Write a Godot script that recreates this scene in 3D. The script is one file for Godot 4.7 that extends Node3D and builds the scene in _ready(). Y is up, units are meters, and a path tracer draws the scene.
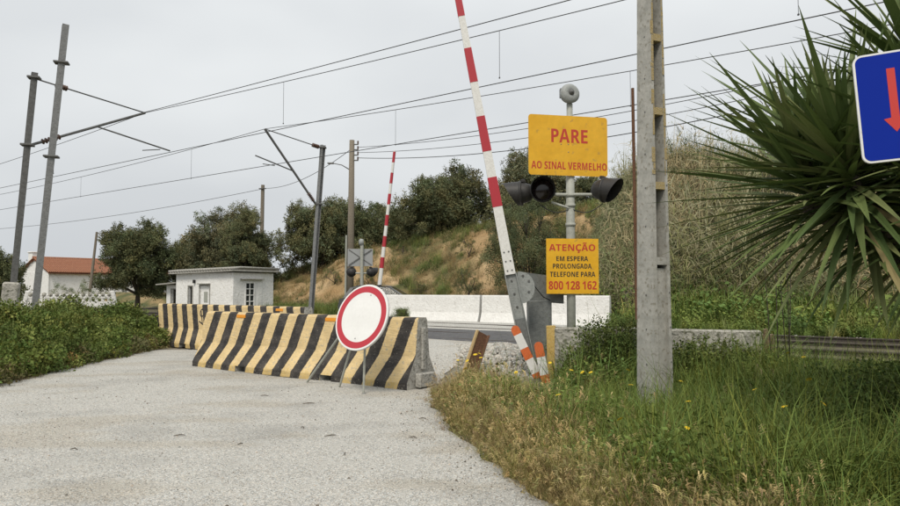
extends Node3D

# ------------------------------------------------------------------ state
var rng := RandomNumberGenerator.new()
var used := {}
var n_hill: FastNoiseLite
var n_fine: FastNoiseLite
var M := {}

# track frame: s runs along the railway (positive towards the far left), q across it (positive away from the camera)
const TD := Vector2(-0.79, -0.613)
const TN := Vector2(0.613, -0.79)
const TO := Vector2(0.0, -16.2)
const RAIL := 0.40
const QB := 3.55

func sq(x: float, z: float) -> Vector2:
	var p := Vector2(x, z) - TO
	return Vector2(p.dot(TD), p.dot(TN))

func xz(s: float, q: float) -> Vector2:
	return TO + TD * s + TN * q

func on_track(s: float, q: float, y: float) -> Vector3:
	var p := xz(s, q)
	return Vector3(p.x, y, p.y)

func bank_amount(s: float, q: float) -> float:
	var q0 := lerpf(9.0, 13.5, smoothstep(1.0, 7.0, s))
	var w := lerpf(8.0, 11.0, smoothstep(0.0, 8.0, s))
	return smoothstep(q0, q0 + w, q)

func height(x: float, z: float) -> float:
	var c := sq(x, z)
	var left := smoothstep(-1.0, 4.0, c.x)
	var deck := smoothstep(-3.8, -2.7, c.x) * smoothstep(10.2, 9.2, c.x)
	var h := lerpf(0.30, 0.37, deck) * smoothstep(lerpf(-4.6, -2.5, left), lerpf(-2.2, -1.25, left), c.y) - 0.12 * smoothstep(5.5, 7.5, c.y)
	h -= 0.10 * smoothstep(12.0, 20.0, c.x) * smoothstep(-5.0, -2.0, c.y)
	var top := lerpf(4.3, 5.7, smoothstep(-6.0, 5.0, c.x))
	top = lerpf(top, 5.0, smoothstep(8.0, 18.0, c.x))
	top = lerpf(top, 3.6, smoothstep(18.0, 28.0, c.x))
	top = lerpf(top, 0.5, smoothstep(28.0, 42.0, c.x))
	var b := bank_amount(c.x, c.y)
	if b > 0.0:
		var bump := n_hill.get_noise_2d(x, z) * 0.9 + n_fine.get_noise_2d(x * 1.7, z * 1.7) * 0.22
		h += b * top + b * (1.1 - b) * bump * 2.6
		var stepn := n_hill.get_noise_2d(x * 1.6 + 33.0, z * 1.6)
		h += 0.55 * smoothstep(0.02, 0.10, stepn) * smoothstep(0.1, 0.35, b) * smoothstep(1.0, 0.75, b) * smoothstep(1.0, 4.0, c.x)
	h += n_fine.get_noise_2d(x * 0.6, z * 0.6) * 0.02 * smoothstep(0.0, 4.0, absf(x) + absf(z) - 3.0)
	return h

func ground_at(x: float, z: float) -> Vector3:
	return Vector3(x, height(x, z), z)

# ------------------------------------------------------------------ naming
func numbered(called: String) -> String:
	if not used.has(called):
		used[called] = 0
		return called
	used[called] += 1
	return "%s_%03d" % [called, used[called]]

func tag(o: Node, label: String, category: String, group := "") -> void:
	o.set_meta("label", label)
	o.set_meta("category", category)
	if group != "":
		o.set_meta("group", group)

func thing(called: String, label: String, category: String, at := Vector3.ZERO, turn := 0.0, group := "") -> Node3D:
	var o := Node3D.new()
	o.name = numbered(called)
	add_child(o)
	o.position = at
	o.rotation.y = turn
	tag(o, label, category, group)
	return o

func obj(called: String, st: SurfaceTool, m: Material, parent: Node = null) -> MeshInstance3D:
	st.generate_normals()
	var mesh := st.commit()
	return inst(called, mesh, m, parent)

func inst(called: String, mesh: Mesh, m: Material, parent: Node = null) -> MeshInstance3D:
	var o := MeshInstance3D.new()
	o.mesh = mesh
	o.material_override = m
	if parent == null:
		o.name = numbered(called)
		add_child(o)
	else:
		o.name = called
		parent.add_child(o, true)
	return o

func structure(called: String, st: SurfaceTool, m: Material) -> MeshInstance3D:
	var o := obj(called, st, m)
	o.set_meta("kind", "structure")
	return o

func multi(called: String, mesh: Mesh, m: Material, xf: Array, cols: Array, parent: Node = null) -> MultiMeshInstance3D:
	var mm := MultiMesh.new()
	mm.transform_format = MultiMesh.TRANSFORM_3D
	mm.use_colors = true
	mm.mesh = mesh
	mm.instance_count = xf.size()
	for i in xf.size():
		mm.set_instance_transform(i, xf[i])
		mm.set_instance_color(i, cols[i])
	var o := MultiMeshInstance3D.new()
	o.multimesh = mm
	o.material_override = m
	if parent == null:
		o.name = numbered(called)
		add_child(o)
	else:
		o.name = called
		parent.add_child(o, true)
	return o

# ------------------------------------------------------------------ shapes
func begin(smooth := false) -> SurfaceTool:
	var st := SurfaceTool.new()
	st.begin(Mesh.PRIMITIVE_TRIANGLES)
	st.set_smooth_group(0 if smooth else -1)
	return st

func tri(st: SurfaceTool, a: Vector3, b: Vector3, c: Vector3, o: Vector3) -> void:
	if (b - a).cross(c - a).dot((a + b + c) / 3.0 - o) > 0.0:
		st.add_vertex(a); st.add_vertex(c); st.add_vertex(b)
	else:
		st.add_vertex(a); st.add_vertex(b); st.add_vertex(c)

func quad(st: SurfaceTool, a: Vector3, b: Vector3, c: Vector3, d: Vector3, o: Vector3) -> void:
	tri(st, a, b, c, o)
	tri(st, a, c, d, o)

# chamfered box
func box(st: SurfaceTool, c: Vector3, size: Vector3, bev := 0.0, basis := Basis.IDENTITY) -> void:
	var h := size * 0.5
	if bev <= 0.0:
		var p := []
		for i in 8:
			p.append(c + basis * Vector3(h.x * (1 if i & 1 else -1), h.y * (1 if i & 2 else -1), h.z * (1 if i & 4 else -1)))
		for f in [[0, 1, 3, 2], [4, 5, 7, 6], [0, 1, 5, 4], [2, 3, 7, 6], [0, 2, 6, 4], [1, 3, 7, 5]]:
			quad(st, p[f[0]], p[f[1]], p[f[2]], p[f[3]], c)
		return
	var v := func(sx: int, sy: int, sz: int, ax: int) -> Vector3:
		var q := Vector3(sx * (h.x - bev), sy * (h.y - bev), sz * (h.z - bev))
		if ax == 0: q.x = sx * h.x
		if ax == 1: q.y = sy * h.y
		if ax == 2: q.z = sz * h.z
		return c + basis * q
	for s in [-1, 1]:
		quad(st, v.call(s, -1, -1, 0), v.call(s, 1, -1, 0), v.call(s, 1, 1, 0), v.call(s, -1, 1, 0), c)
		quad(st, v.call(-1, s, -1, 1), v.call(1, s, -1, 1), v.call(1, s, 1, 1), v.call(-1, s, 1, 1), c)
		quad(st, v.call(-1, -1, s, 2), v.call(1, -1, s, 2), v.call(1, 1, s, 2), v.call(-1, 1, s, 2), c)
	for a in [-1, 1]:
		for b in [-1, 1]:
			quad(st, v.call(a, b, -1, 0), v.call(a, b, 1, 0), v.call(a, b, 1, 1), v.call(a, b, -1, 1), c)
			quad(st, v.call(a, -1, b, 0), v.call(a, 1, b, 0), v.call(a, 1, b, 2), v.call(a, -1, b, 2), c)
			quad(st, v.call(-1, a, b, 1), v.call(1, a, b, 1), v.call(1, a, b, 2), v.call(-1, a, b, 2), c)
			for d in [-1, 1]:
				tri(st, v.call(a, b, d, 0), v.call(a, b, d, 1), v.call(a, b, d, 2), c)

func box_part(called: String, c: Vector3, size: Vector3, m: Material, parent: Node, bev := 0.004, basis := Basis.IDENTITY) -> MeshInstance3D:
	var st := begin()
	box(st, c, size, bev, basis)
	return obj(called, st, m, parent)

# tube along points with a radius at each point
func tube(st: SurfaceTool, pts: Array, radii: Array, sides := 8, cap := true) -> void:
	var rings := []
	var up := Vector3.UP
	for i in pts.size():
		var d: Vector3
		if i == 0: d = pts[1] - pts[0]
		elif i == pts.size() - 1: d = pts[i] - pts[i - 1]
		else: d = pts[i + 1] - pts[i - 1]
		d = d.normalized()
		if absf(d.dot(up)) > 0.95: up = Vector3.RIGHT if absf(d.x) < 0.9 else Vector3.FORWARD
		var x := d.cross(up).normalized()
		var y := x.cross(d).normalized()
		up = y
		var r := []
		for k in sides:
			var a := TAU * k / sides
			r.append(pts[i] + (x * cos(a) + y * sin(a)) * radii[i])
		rings.append(r)
	for i in pts.size() - 1:
		var o: Vector3 = (pts[i] + pts[i + 1]) * 0.5
		for k in sides:
			var j := (k + 1) % sides
			quad(st, rings[i][k], rings[i][j], rings[i + 1][j], rings[i + 1][k], o)
	if cap:
		var n := pts.size() - 1
		for k in sides:
			var j := (k + 1) % sides
			tri(st, rings[0][k], rings[0][j], pts[0], pts[1])
			tri(st, rings[n][k], rings[n][j], pts[n], pts[n - 1])

func rod(called: String, a: Vector3, b: Vector3, r: float, m: Material, parent: Node, sides := 10, r2 := -1.0) -> MeshInstance3D:
	var st := begin(true)
	tube(st, [a, b], [r, r if r2 < 0.0 else r2], sides, false)
	st.set_smooth_group(-1)
	var d := (b - a).normalized()
	tube(st, [a, a + d * 0.0005], [r, r], sides, true)
	tube(st, [b - d * 0.0005, b], [r if r2 < 0.0 else r2, r if r2 < 0.0 else r2], sides, true)
	return obj(called, st, m, parent)

# lathe about local axis; profile = [Vector2(radius, along)]
func lathe(st: SurfaceTool, at: Vector3, basis: Basis, profile: Array, sides := 24, from := 0.0, to := TAU) -> void:
	for i in profile.size() - 1:
		var a: Vector2 = profile[i]
		var b: Vector2 = profile[i + 1]
		var mid := (a + b) * 0.5
		var nrm := Vector2(b.y - a.y, -(b.x - a.x))
		for k in sides:
			var t0 := from + (to - from) * k / sides
			var t1 := from + (to - from) * (k + 1) / sides
			var p := func(v: Vector2, t: float) -> Vector3: return at + basis * Vector3(v.x * cos(t), v.x * sin(t), v.y)
			var tm := (t0 + t1) * 0.5
			var o: Vector3 = p.call(mid - nrm.normalized() * 0.01, tm)
			if a.x < 1e-5: tri(st, p.call(a, t0), p.call(b, t0), p.call(b, t1), o)
			elif b.x < 1e-5: tri(st, p.call(a, t0), p.call(a, t1), p.call(b, t0), o)
			else: quad(st, p.call(a, t0), p.call(a, t1), p.call(b, t1), p.call(b, t0), o)

# extruded polygon in local XY, thickness along Z
func prism(st: SurfaceTool, poly: PackedVector2Array, z0: float, z1: float) -> void:
	var idx := Geometry2D.triangulate_polygon(poly)
	for i in range(0, idx.size(), 3):
		var a := poly[idx[i]]; var b := poly[idx[i + 1]]; var c := poly[idx[i + 2]]
		var g := (a + b + c) / 3.0
		tri(st, Vector3(a.x, a.y, z1), Vector3(b.x, b.y, z1), Vector3(c.x, c.y, z1), Vector3(g.x, g.y, z0))
		tri(st, Vector3(a.x, a.y, z0), Vector3(b.x, b.y, z0), Vector3(c.x, c.y, z0), Vector3(g.x, g.y, z1))
	var cw := Geometry2D.is_polygon_clockwise(poly)
	for i in poly.size():
		var a := poly[i]; var b := poly[(i + 1) % poly.size()]
		var d := (b - a)
		var n := Vector2(d.y, -d.x).normalized() * (-1.0 if cw else 1.0)
		var m := (a + b) * 0.5 - n
		quad(st, Vector3(a.x, a.y, z0), Vector3(b.x, b.y, z0), Vector3(b.x, b.y, z1), Vector3(a.x, a.y, z1), Vector3(m.x, m.y, (z0 + z1) * 0.5))

func rounded(w: float, h: float, r: float, n := 6) -> PackedVector2Array:
	var p := PackedVector2Array()
	for c in [[1, 1, 0.0], [-1, 1, 0.5], [-1, -1, 1.0], [1, -1, 1.5]]:
		for k in n + 1:
			var a: float = PI * (c[2] + 0.5 * k / n)
			p.append(Vector2(c[0] * (w * 0.5 - r) + cos(a) * r, c[1] * (h * 0.5 - r) + sin(a) * r))
	return p

func lettering(txt: String, w: float, h: float, at: Vector3, m: Material, parent: Node, called := "lettering") -> void:
	var t := TextMesh.new()
	var f := SystemFont.new()
	f.font_names = PackedStringArray(["Droid Sans"])
	f.font_weight = 700
	t.font = f
	t.text = txt
	t.font_size = 64
	t.pixel_size = 0.01
	t.depth = 0.0
	var bb := t.get_aabb()
	var o := inst(called, t, m, parent)
	var sx := w / bb.size.x
	var sy := h / bb.size.y
	o.scale = Vector3(sx, sy, 1.0)
	var cc := bb.get_center()
	o.position = at - Vector3(cc.x * sx, cc.y * sy, 0.0)

# ------------------------------------------------------------------ materials
func mat(col: Color, rough := 0.8, metal := 0.0) -> StandardMaterial3D:
	var m := StandardMaterial3D.new()
	m.albedo_color = col.linear_to_srgb()
	m.roughness = rough
	m.metallic = metal
	return m

func bytes_of(n: FastNoiseLite, size: int) -> PackedByteArray:
	var im := n.get_seamless_image(size, size)
	im.convert(Image.FORMAT_L8)
	return im.get_data()

func noise(seed_: int, freq: float, oct := 4, type := FastNoiseLite.TYPE_SIMPLEX_SMOOTH) -> FastNoiseLite:
	var n := FastNoiseLite.new()
	n.seed = seed_
	n.frequency = freq
	n.noise_type = type
	n.fractal_octaves = oct
	return n

# mottled surface: colours (linear) blended by coarse noise, darkened or lightened by fine grain and specks
func mottled(seed_: int, a: Color, b: Color, spot: Color, coarse: float, fine: float, spot_share: float, grain: float, rough: float, tile: float, bump := 1.0, world := false) -> StandardMaterial3D:
	var size := 256
	var c := bytes_of(noise(seed_, coarse * 2.0, 4), size)
	var g := bytes_of(noise(seed_ + 1, fine, 3), size)
	var p := bytes_of(noise(seed_ + 2, coarse * 5.2, 5), size)
	var out := PackedByteArray()
	out.resize(size * size * 3)
	var hm := PackedByteArray()
	hm.resize(size * size)
	var r := RandomNumberGenerator.new()
	r.seed = seed_
	for i in size * size:
		var t := clampf((c[i] / 255.0 - 0.5) * 1.8 + 0.5, 0.0, 1.0)
		var col := a.lerp(b, t)
		var k := smoothstep(1.0 - spot_share, 1.0 - spot_share + 0.12, p[i] / 255.0)
		col = col.lerp(spot, k)
		var gr := 1.0 + ((g[i] / 255.0 - 0.5) * 1.4 + (r.randf() - 0.5) * 0.6) * grain
		col = Color(col.r * gr, col.g * gr, col.b * gr).clamp().linear_to_srgb()
		out[i * 3] = int(clampf(col.r, 0, 1) * 255); out[i * 3 + 1] = int(clampf(col.g, 0, 1) * 255); out[i * 3 + 2] = int(clampf(col.b, 0, 1) * 255)
		hm[i] = int(clampf(128 + (g[i] - 128) * 0.7 + (p[i] - 128) * 0.5, 0, 255))
	var m := StandardMaterial3D.new()
	var im := Image.create_from_data(size, size, false, Image.FORMAT_RGB8, out)
	im.generate_mipmaps()
	m.albedo_texture = ImageTexture.create_from_image(im)
	m.roughness = rough
	if bump > 0.0:
		var hi := Image.create_from_data(size, size, false, Image.FORMAT_L8, hm)
		hi.convert(Image.FORMAT_RGBA8)
		hi.bump_map_to_normal_map(bump * 4.0)
		m.normal_enabled = true
		m.normal_texture = ImageTexture.create_from_image(hi)
		m.normal_scale = 1.0
	m.uv1_triplanar = true
	m.uv1_world_triplanar = world
	m.uv1_scale = Vector3.ONE / tile
	return m

# crushed-stone surface: little stones of varied tone with dark joints
func gravelly(seed_: int, base: Color, vary: float, dark_share: float, cell: float, tile: float, bump: float, size := 1024) -> StandardMaterial3D:
	var n := noise(seed_, cell, 1, FastNoiseLite.TYPE_CELLULAR)
	n.cellular_return_type = FastNoiseLite.RETURN_CELL_VALUE
	var v := bytes_of(n, size)
	var n2 := noise(seed_, cell, 1, FastNoiseLite.TYPE_CELLULAR)
	n2.cellular_return_type = FastNoiseLite.RETURN_DISTANCE
	var dist := bytes_of(n2, size)
	var c := bytes_of(noise(seed_ + 5, 0.012, 4), size)
	var out := PackedByteArray()
	out.resize(size * size * 3)
	var hm := PackedByteArray()
	hm.resize(size * size)
	for i in size * size:
		var t := v[i] / 255.0
		var f := 1.0 + (t - 0.5) * 2.0 * vary
		if fmod(t * 37.0, 1.0) < dark_share: f *= 0.45
		var edge := smoothstep(0.45, 0.95, dist[i] / 255.0)
		f *= 1.0 - 0.22 * edge
		f *= 1.0 + (c[i] / 255.0 - 0.5) * 0.35
		var warm := (fmod(t * 91.0, 1.0) - 0.5) * 0.14
		var col := Color(base.r * f * (1.0 + warm), base.g * f, base.b * f * (1.0 - warm)).clamp().linear_to_srgb()
		out[i * 3] = int(col.r * 255); out[i * 3 + 1] = int(col.g * 255); out[i * 3 + 2] = int(col.b * 255)
		hm[i] = int(clampf((1.0 - dist[i] / 255.0) * 200 + t * 55, 0, 255))
	var m := StandardMaterial3D.new()
	var im := Image.create_from_data(size, size, false, Image.FORMAT_RGB8, out)
	m.albedo_texture = ImageTexture.create_from_image(im)
	m.roughness = 0.95
	var hi := Image.create_from_data(size, size, false, Image.FORMAT_L8, hm)
	hi.convert(Image.FORMAT_RGBA8)
	hi.bump_map_to_normal_map(bump)
	m.normal_enabled = true
	m.normal_texture = ImageTexture.create_from_image(hi)
	m.uv1_triplanar = true
	m.uv1_world_triplanar = true
	m.uv1_scale = Vector3.ONE / tile
	m.vertex_color_use_as_albedo = true
	return m

func leaf_mat(rough := 0.6, glow := 0.25) -> StandardMaterial3D:
	var m := StandardMaterial3D.new()
	m.albedo_color = Color.WHITE
	m.vertex_color_use_as_albedo = true
	m.roughness = rough
	m.metallic_specular = 0.25
	m.cull_mode = BaseMaterial3D.CULL_DISABLED
	m.backlight_enabled = true
	m.backlight = Color(glow, glow * 1.1, glow * 0.5)
	return m

func make_materials() -> void:
	M.road = gravelly(11, Color(0.465, 0.452, 0.415), 0.34, 0.12, 0.085, 0.7, 4.5)
	M.ballast = gravelly(21, Color(0.36, 0.34, 0.31), 0.45, 0.15, 0.05, 0.8, 9.0, 512)
	M.earth = mottled(31, Color(0.75, 0.75, 0.75), Color(1, 1, 1), Color(0.6, 0.6, 0.55), 0.01, 0.09, 0.4, 0.5, 1.0, 2.5, 1.4, true)
	M.earth.vertex_color_use_as_albedo = true
	M.asphalt = mottled(41, Color(0.075, 0.075, 0.08), Color(0.105, 0.105, 0.108), Color(0.14, 0.13, 0.12), 0.012, 0.2, 0.38, 0.6, 0.9, 1.5, 0.8, true)
	M.concrete = mottled(51, Color(0.33, 0.32, 0.29), Color(0.43, 0.42, 0.385), Color(0.22, 0.21, 0.185), 0.012, 0.12, 0.35, 0.28, 0.92, 1.1, 0.7)
	M.pole = mottled(61, Color(0.33, 0.325, 0.295), Color(0.41, 0.40, 0.365), Color(0.265, 0.25, 0.21), 0.014, 0.10, 0.31, 0.18, 0.92, 1.7, 0.12)
	M.lichen = mottled(63, Color(0.37, 0.255, 0.075), Color(0.44, 0.335, 0.145), Color(0.33, 0.31, 0.25), 0.03, 0.16, 0.5, 0.45, 0.95, 0.5, 0.9)
	M.oldwall = mottled(71, Color(0.30, 0.29, 0.255), Color(0.47, 0.45, 0.40), Color(0.16, 0.16, 0.12), 0.010, 0.1, 0.40, 0.25, 0.95, 1.6, 0.9)
	M.whitewash = mottled(81, Color(0.79, 0.785, 0.765), Color(0.84, 0.835, 0.815), Color(0.68, 0.66, 0.62), 0.008, 0.08, 0.26, 0.07, 0.9, 3.0, 0.35)
	M.whiteblock = mottled(91, Color(0.68, 0.67, 0.645), Color(0.74, 0.735, 0.71), Color(0.52, 0.50, 0.46), 0.012, 0.1, 0.25, 0.10, 0.9, 2.2, 0.5)
	M.roof = mottled(101, Color(0.27, 0.105, 0.055), Color(0.36, 0.165, 0.095), Color(0.19, 0.105, 0.075), 0.02, 0.2, 0.4, 0.4, 0.9, 2.0, 0.8)
	M.steel = mottled(111, Color(0.20, 0.205, 0.205), Color(0.27, 0.275, 0.275), Color(0.145, 0.14, 0.13), 0.015, 0.12, 0.35, 0.18, 0.6, 0.9, 0.3)
	M.steel.metallic = 0.35
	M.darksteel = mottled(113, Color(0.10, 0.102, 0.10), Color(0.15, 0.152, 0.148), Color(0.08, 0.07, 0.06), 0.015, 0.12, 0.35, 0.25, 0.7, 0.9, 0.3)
	M.greypaint = mottled(121, Color(0.26, 0.275, 0.265), Color(0.32, 0.335, 0.325), Color(0.20, 0.20, 0.185), 0.015, 0.15, 0.3, 0.12, 0.55, 0.8, 0.2)
	M.boxgrey = mottled(125, Color(0.125, 0.135, 0.132), Color(0.165, 0.175, 0.17), Color(0.10, 0.10, 0.09), 0.015, 0.15, 0.3, 0.15, 0.6, 0.7, 0.2)
	M.postpaint = mottled(127, Color(0.33, 0.34, 0.30), Color(0.40, 0.41, 0.365), Color(0.25, 0.24, 0.20), 0.015, 0.15, 0.3, 0.12, 0.6, 0.6, 0.2)
	M.rust = mottled(131, Color(0.13, 0.062, 0.033), Color(0.19, 0.095, 0.05), Color(0.08, 0.045, 0.03), 0.02, 0.2, 0.45, 0.5, 0.95, 0.6, 1.0)
	M.railsteel = mottled(135, Color(0.05, 0.04, 0.034), Color(0.075, 0.06, 0.05), Color(0.045, 0.034, 0.028), 0.02, 0.2, 0.4, 0.3, 0.7, 0.6, 0.4)
	M.timber = mottled(141, Color(0.16, 0.11, 0.065), Color(0.22, 0.155, 0.095), Color(0.15, 0.12, 0.09), 0.02, 0.2, 0.4, 0.4, 0.95, 0.8, 0.8)
	M.timberpole = mottled(143, Color(0.20, 0.17, 0.13), Color(0.27, 0.235, 0.185), Color(0.13, 0.11, 0.09), 0.02, 0.2, 0.4, 0.4, 0.95, 0.8, 0.8)
	M.plank = mottled(145, Color(0.55, 0.37, 0.10), Color(0.62, 0.45, 0.17), Color(0.40, 0.30, 0.15), 0.02, 0.2, 0.35, 0.3, 0.85, 0.5, 0.5)
	M.timberedge = mottled(149, Color(0.42, 0.30, 0.14), Color(0.50, 0.37, 0.19), Color(0.30, 0.2, 0.1), 0.02, 0.2, 0.35, 0.3, 0.85, 0.5, 0.5)
	M.bark = mottled(151, Color(0.085, 0.07, 0.055), Color(0.14, 0.12, 0.095), Color(0.06, 0.05, 0.04), 0.02, 0.2, 0.4, 0.5, 1.0, 0.8, 1.4)
	M.signyellow = mottled(161, Color(0.72, 0.385, 0.012), Color(0.77, 0.425, 0.02), Color(0.57, 0.32, 0.04), 0.006, 0.05, 0.27, 0.08, 0.45, 1.5, 0.0)
	M.signred = mat(Color(0.50, 0.045, 0.025), 0.5)
	M.signblack = mat(Color(0.03, 0.028, 0.025), 0.5)
	M.signback = mat(Color(0.36, 0.37, 0.37), 0.5, 0.4)
	M.discwhite = mottled(163, Color(0.74, 0.74, 0.72), Color(0.79, 0.79, 0.775), Color(0.66, 0.655, 0.62), 0.008, 0.08, 0.25, 0.06, 0.5, 1.0, 0.0)
	M.discred = mat(Color(0.46, 0.028, 0.045), 0.45)
	M.armwhite = mottled(165, Color(0.70, 0.69, 0.66), Color(0.77, 0.765, 0.74), Color(0.55, 0.53, 0.49), 0.02, 0.1, 0.28, 0.1, 0.5, 0.7, 0.1)
	M.armred = mat(Color(0.42, 0.026, 0.04), 0.5)
	M.blue = mat(Color(0.006, 0.026, 0.30), 0.6)
	M.blue.metallic_specular = 0.2
	M.bluered = mat(Color(0.56, 0.04, 0.03), 0.4)
	M.reflector = mat(Color(0.72, 0.28, 0.015), 0.4)
	M.orange = mottled(167, Color(0.62, 0.125, 0.028), Color(0.67, 0.16, 0.045), Color(0.48, 0.15, 0.07), 0.02, 0.1, 0.3, 0.12, 0.6, 0.4, 0.1)
	M.black = mat(Color(0.018, 0.018, 0.018), 0.55)
	M.hood = mottled(169, Color(0.018, 0.017, 0.017), Color(0.028, 0.027, 0.026), Color(0.045, 0.042, 0.04), 0.02, 0.15, 0.3, 0.2, 0.55, 0.5, 0.2)
	M.lens = mat(Color(0.014, 0.008, 0.008), 0.12)
	M.wire = mat(Color(0.07, 0.07, 0.072), 0.6, 0.4)
	M.glass = mat(Color(0.03, 0.035, 0.04), 0.08)
	M.darkopen = mat(Color(0.03, 0.03, 0.032), 0.9)
	M.insul = mat(Color(0.10, 0.06, 0.045), 0.3)
	M.leaf = leaf_mat(0.7, 0.30)
	M.dry = leaf_mat(0.8, 0.35)
	M.yucca = leaf_mat(0.5, 0.12)

# ------------------------------------------------------------------ plants: shared little meshes
func blade(st: SurfaceTool, root: Vector3, dir: float, lean: float, length: float, width: float, droop: float, segs := 3) -> void:
	var out := Vector3(cos(dir), 0, sin(dir))
	var side := Vector3(-sin(dir), 0, cos(dir))
	var p := root
	var ang := lean
	var pl := p - side * width * 0.5
	var pr := p + side * width * 0.5
	for k in segs:
		p += (out * sin(ang) + Vector3.UP * cos(ang)) * (length / segs)
		ang += droop / segs
		var w := width * (1.0 - pow(float(k + 1) / segs, 1.6)) * 0.5
		if k == segs - 1:
			st.add_vertex(pl); st.add_vertex(p); st.add_vertex(pr)
		else:
			var nl := p - side * w
			var nr := p + side * w
			st.add_vertex(pl); st.add_vertex(nl); st.add_vertex(nr)
			st.add_vertex(pl); st.add_vertex(nr); st.add_vertex(pr)
			pl = nl; pr = nr

func tuft(n: int, radius: float, lo: float, hi: float, width: float, lean: float, droop: float) -> Mesh:
	var st := begin()
	for i in n:
		var a := rng.randf() * TAU
		var r := sqrt(rng.randf()) * radius
		blade(st, Vector3(cos(a) * r, -0.02, sin(a) * r), rng.randf() * TAU, rng.randf() * lean, rng.randf_range(lo, hi), width * rng.randf_range(0.7, 1.3), rng.randf_range(0.2, 1.0) * droop)
	st.generate_normals()
	return st.commit()

# straw stems that end in drooping seed heads
func straw(n: int, radius: float, lo: float, hi: float, width: float, lean: float) -> Mesh:
	var st := begin()
	for i in n:
		var a := rng.randf() * TAU
		var r := sqrt(rng.randf()) * radius
		var d := rng.randf() * TAU
		var l := rng.randf_range(lo, hi)
		var ln := rng.randf() * lean
		var root := Vector3(cos(a) * r, -0.02, sin(a) * r)
		blade(st, root, d, ln, l, width, 0.5, 3)
		var out := Vector3(cos(d), 0, sin(d))
		var tip := root + (out * sin(ln + 0.2) + Vector3.UP * cos(ln + 0.2)) * l * 0.97
		if rng.randf() < 0.6:
			for k in 4:
				blade(st, tip - Vector3.UP * 0.012 * k, d + rng.randf_range(-0.9, 0.9), 1.0 + rng.randf() * 0.6, 0.045, width * 1.8, 1.0, 2)
	st.generate_normals()
	return st.commit()

func leaf_quad(st: SurfaceTool, at: Vector3, n: Vector3, dir: Vector3, l: float, w: float) -> void:
	var d := (dir - n * dir.dot(n)).normalized()
	var s := n.cross(d).normalized()
	var a := at
	var c := at + d * l
	var b := at + d * l * 0.45 + s * w * 0.5 + n * w * 0.12
	var e := at + d * l * 0.45 - s * w * 0.5 + n * w * 0.12
	st.add_vertex(a); st.add_vertex(b); st.add_vertex(c)
	st.add_vertex(a); st.add_vertex(c); st.add_vertex(e)

func rdir() -> Vector3:
	var z := rng.randf_range(-1, 1)
	var a := rng.randf() * TAU
	var r := sqrt(1 - z * z)
	return Vector3(r * cos(a), z, r * sin(a))

func leaf_clump(n: int, radius: float, l: float, w: float, upness := 0.6) -> Mesh:
	var st := begin()
	for i in n:
		var p := rdir() * radius * pow(rng.randf(), 0.5)
		var nn := (rdir() + Vector3.UP * upness).normalized()
		leaf_quad(st, p, nn, (p.normalized() + rdir() * 0.9), l * rng.randf_range(0.7, 1.25), w * rng.randf_range(0.7, 1.25))
	st.generate_normals()
	return st.commit()

# low weed: leafy stalks
func weed_mesh(stalks: int, h: float, leaf: float, w: float) -> Mesh:
	var st := begin()
	for i in stalks:
		var d := rng.randf() * TAU
		var lean := rng.randf_range(0.1, 0.8)
		var p := Vector3(cos(d), 0, sin(d)) * rng.randf() * 0.05
		var dirv := (Vector3(cos(d), 0, sin(d)) * sin(lean) + Vector3.UP * cos(lean)).normalized()
		var hh := h * rng.randf_range(0.6, 1.2)
		blade(st, p, d, lean, hh, 0.006, 0.3, 2)
		var n := 7
		for k in n:
			var t := (k + 1.0) / n
			var lp := p + dirv * hh * t
			var ld := rdir(); ld.y = absf(ld.y) * 0.4
			leaf_quad(st, lp, (Vector3.UP + rdir() * 0.7).normalized(), ld.normalized(), leaf * (1.2 - 0.5 * t), w * (1.2 - 0.5 * t))
	st.generate_normals()
	return st.commit()

# several copies of a little plant joined into one patch, each with a tone of its own
func cluster(src: Mesh, n: int, radius: float, lo: float, hi: float, ball := false, tone := 0.28) -> Mesh:
	var arr := src.surface_get_arrays(0)
	var sv: PackedVector3Array = arr[Mesh.ARRAY_VERTEX]
	var sn: PackedVector3Array = arr[Mesh.ARRAY_NORMAL]
	var idx: PackedInt32Array = arr[Mesh.ARRAY_INDEX] if arr[Mesh.ARRAY_INDEX] != null else PackedInt32Array()
	var v := PackedVector3Array()
	var nn := PackedVector3Array()
	var cc := PackedColorArray()
	var ii := PackedInt32Array()
	for k in n:
		var tf: Transform3D
		if ball:
			tf = Transform3D(Basis(rdir(), rng.randf() * TAU).scaled(Vector3.ONE * rng.randf_range(lo, hi)), rdir() * radius * pow(rng.randf(), 0.42))
		else:
			var a := rng.randf() * TAU
			var r := sqrt(rng.randf()) * radius
			tf = xform(Vector3(cos(a) * r, 0, sin(a) * r), rng.randf_range(lo, hi), 0.4)
		var base := v.size()
		v.append_array(tf * sv)
		var rot := Transform3D(tf.basis.orthonormalized(), Vector3.ZERO)
		nn.append_array(rot * sn)
		var f := vary(Color(1, 1, 1), tone, 0.12)
		var fc := PackedColorArray()
		fc.resize(sv.size())
		fc.fill(f)
		cc.append_array(fc)
		if idx.size() > 0:
			for i in idx: ii.append(base + i)
	var out := []
	out.resize(Mesh.ARRAY_MAX)
	out[Mesh.ARRAY_VERTEX] = v
	out[Mesh.ARRAY_NORMAL] = nn
	out[Mesh.ARRAY_COLOR] = cc
	if ii.size() > 0: out[Mesh.ARRAY_INDEX] = ii
	var m := ArrayMesh.new()
	m.add_surface_from_arrays(Mesh.PRIMITIVE_TRIANGLES, out)
	return m

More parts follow.
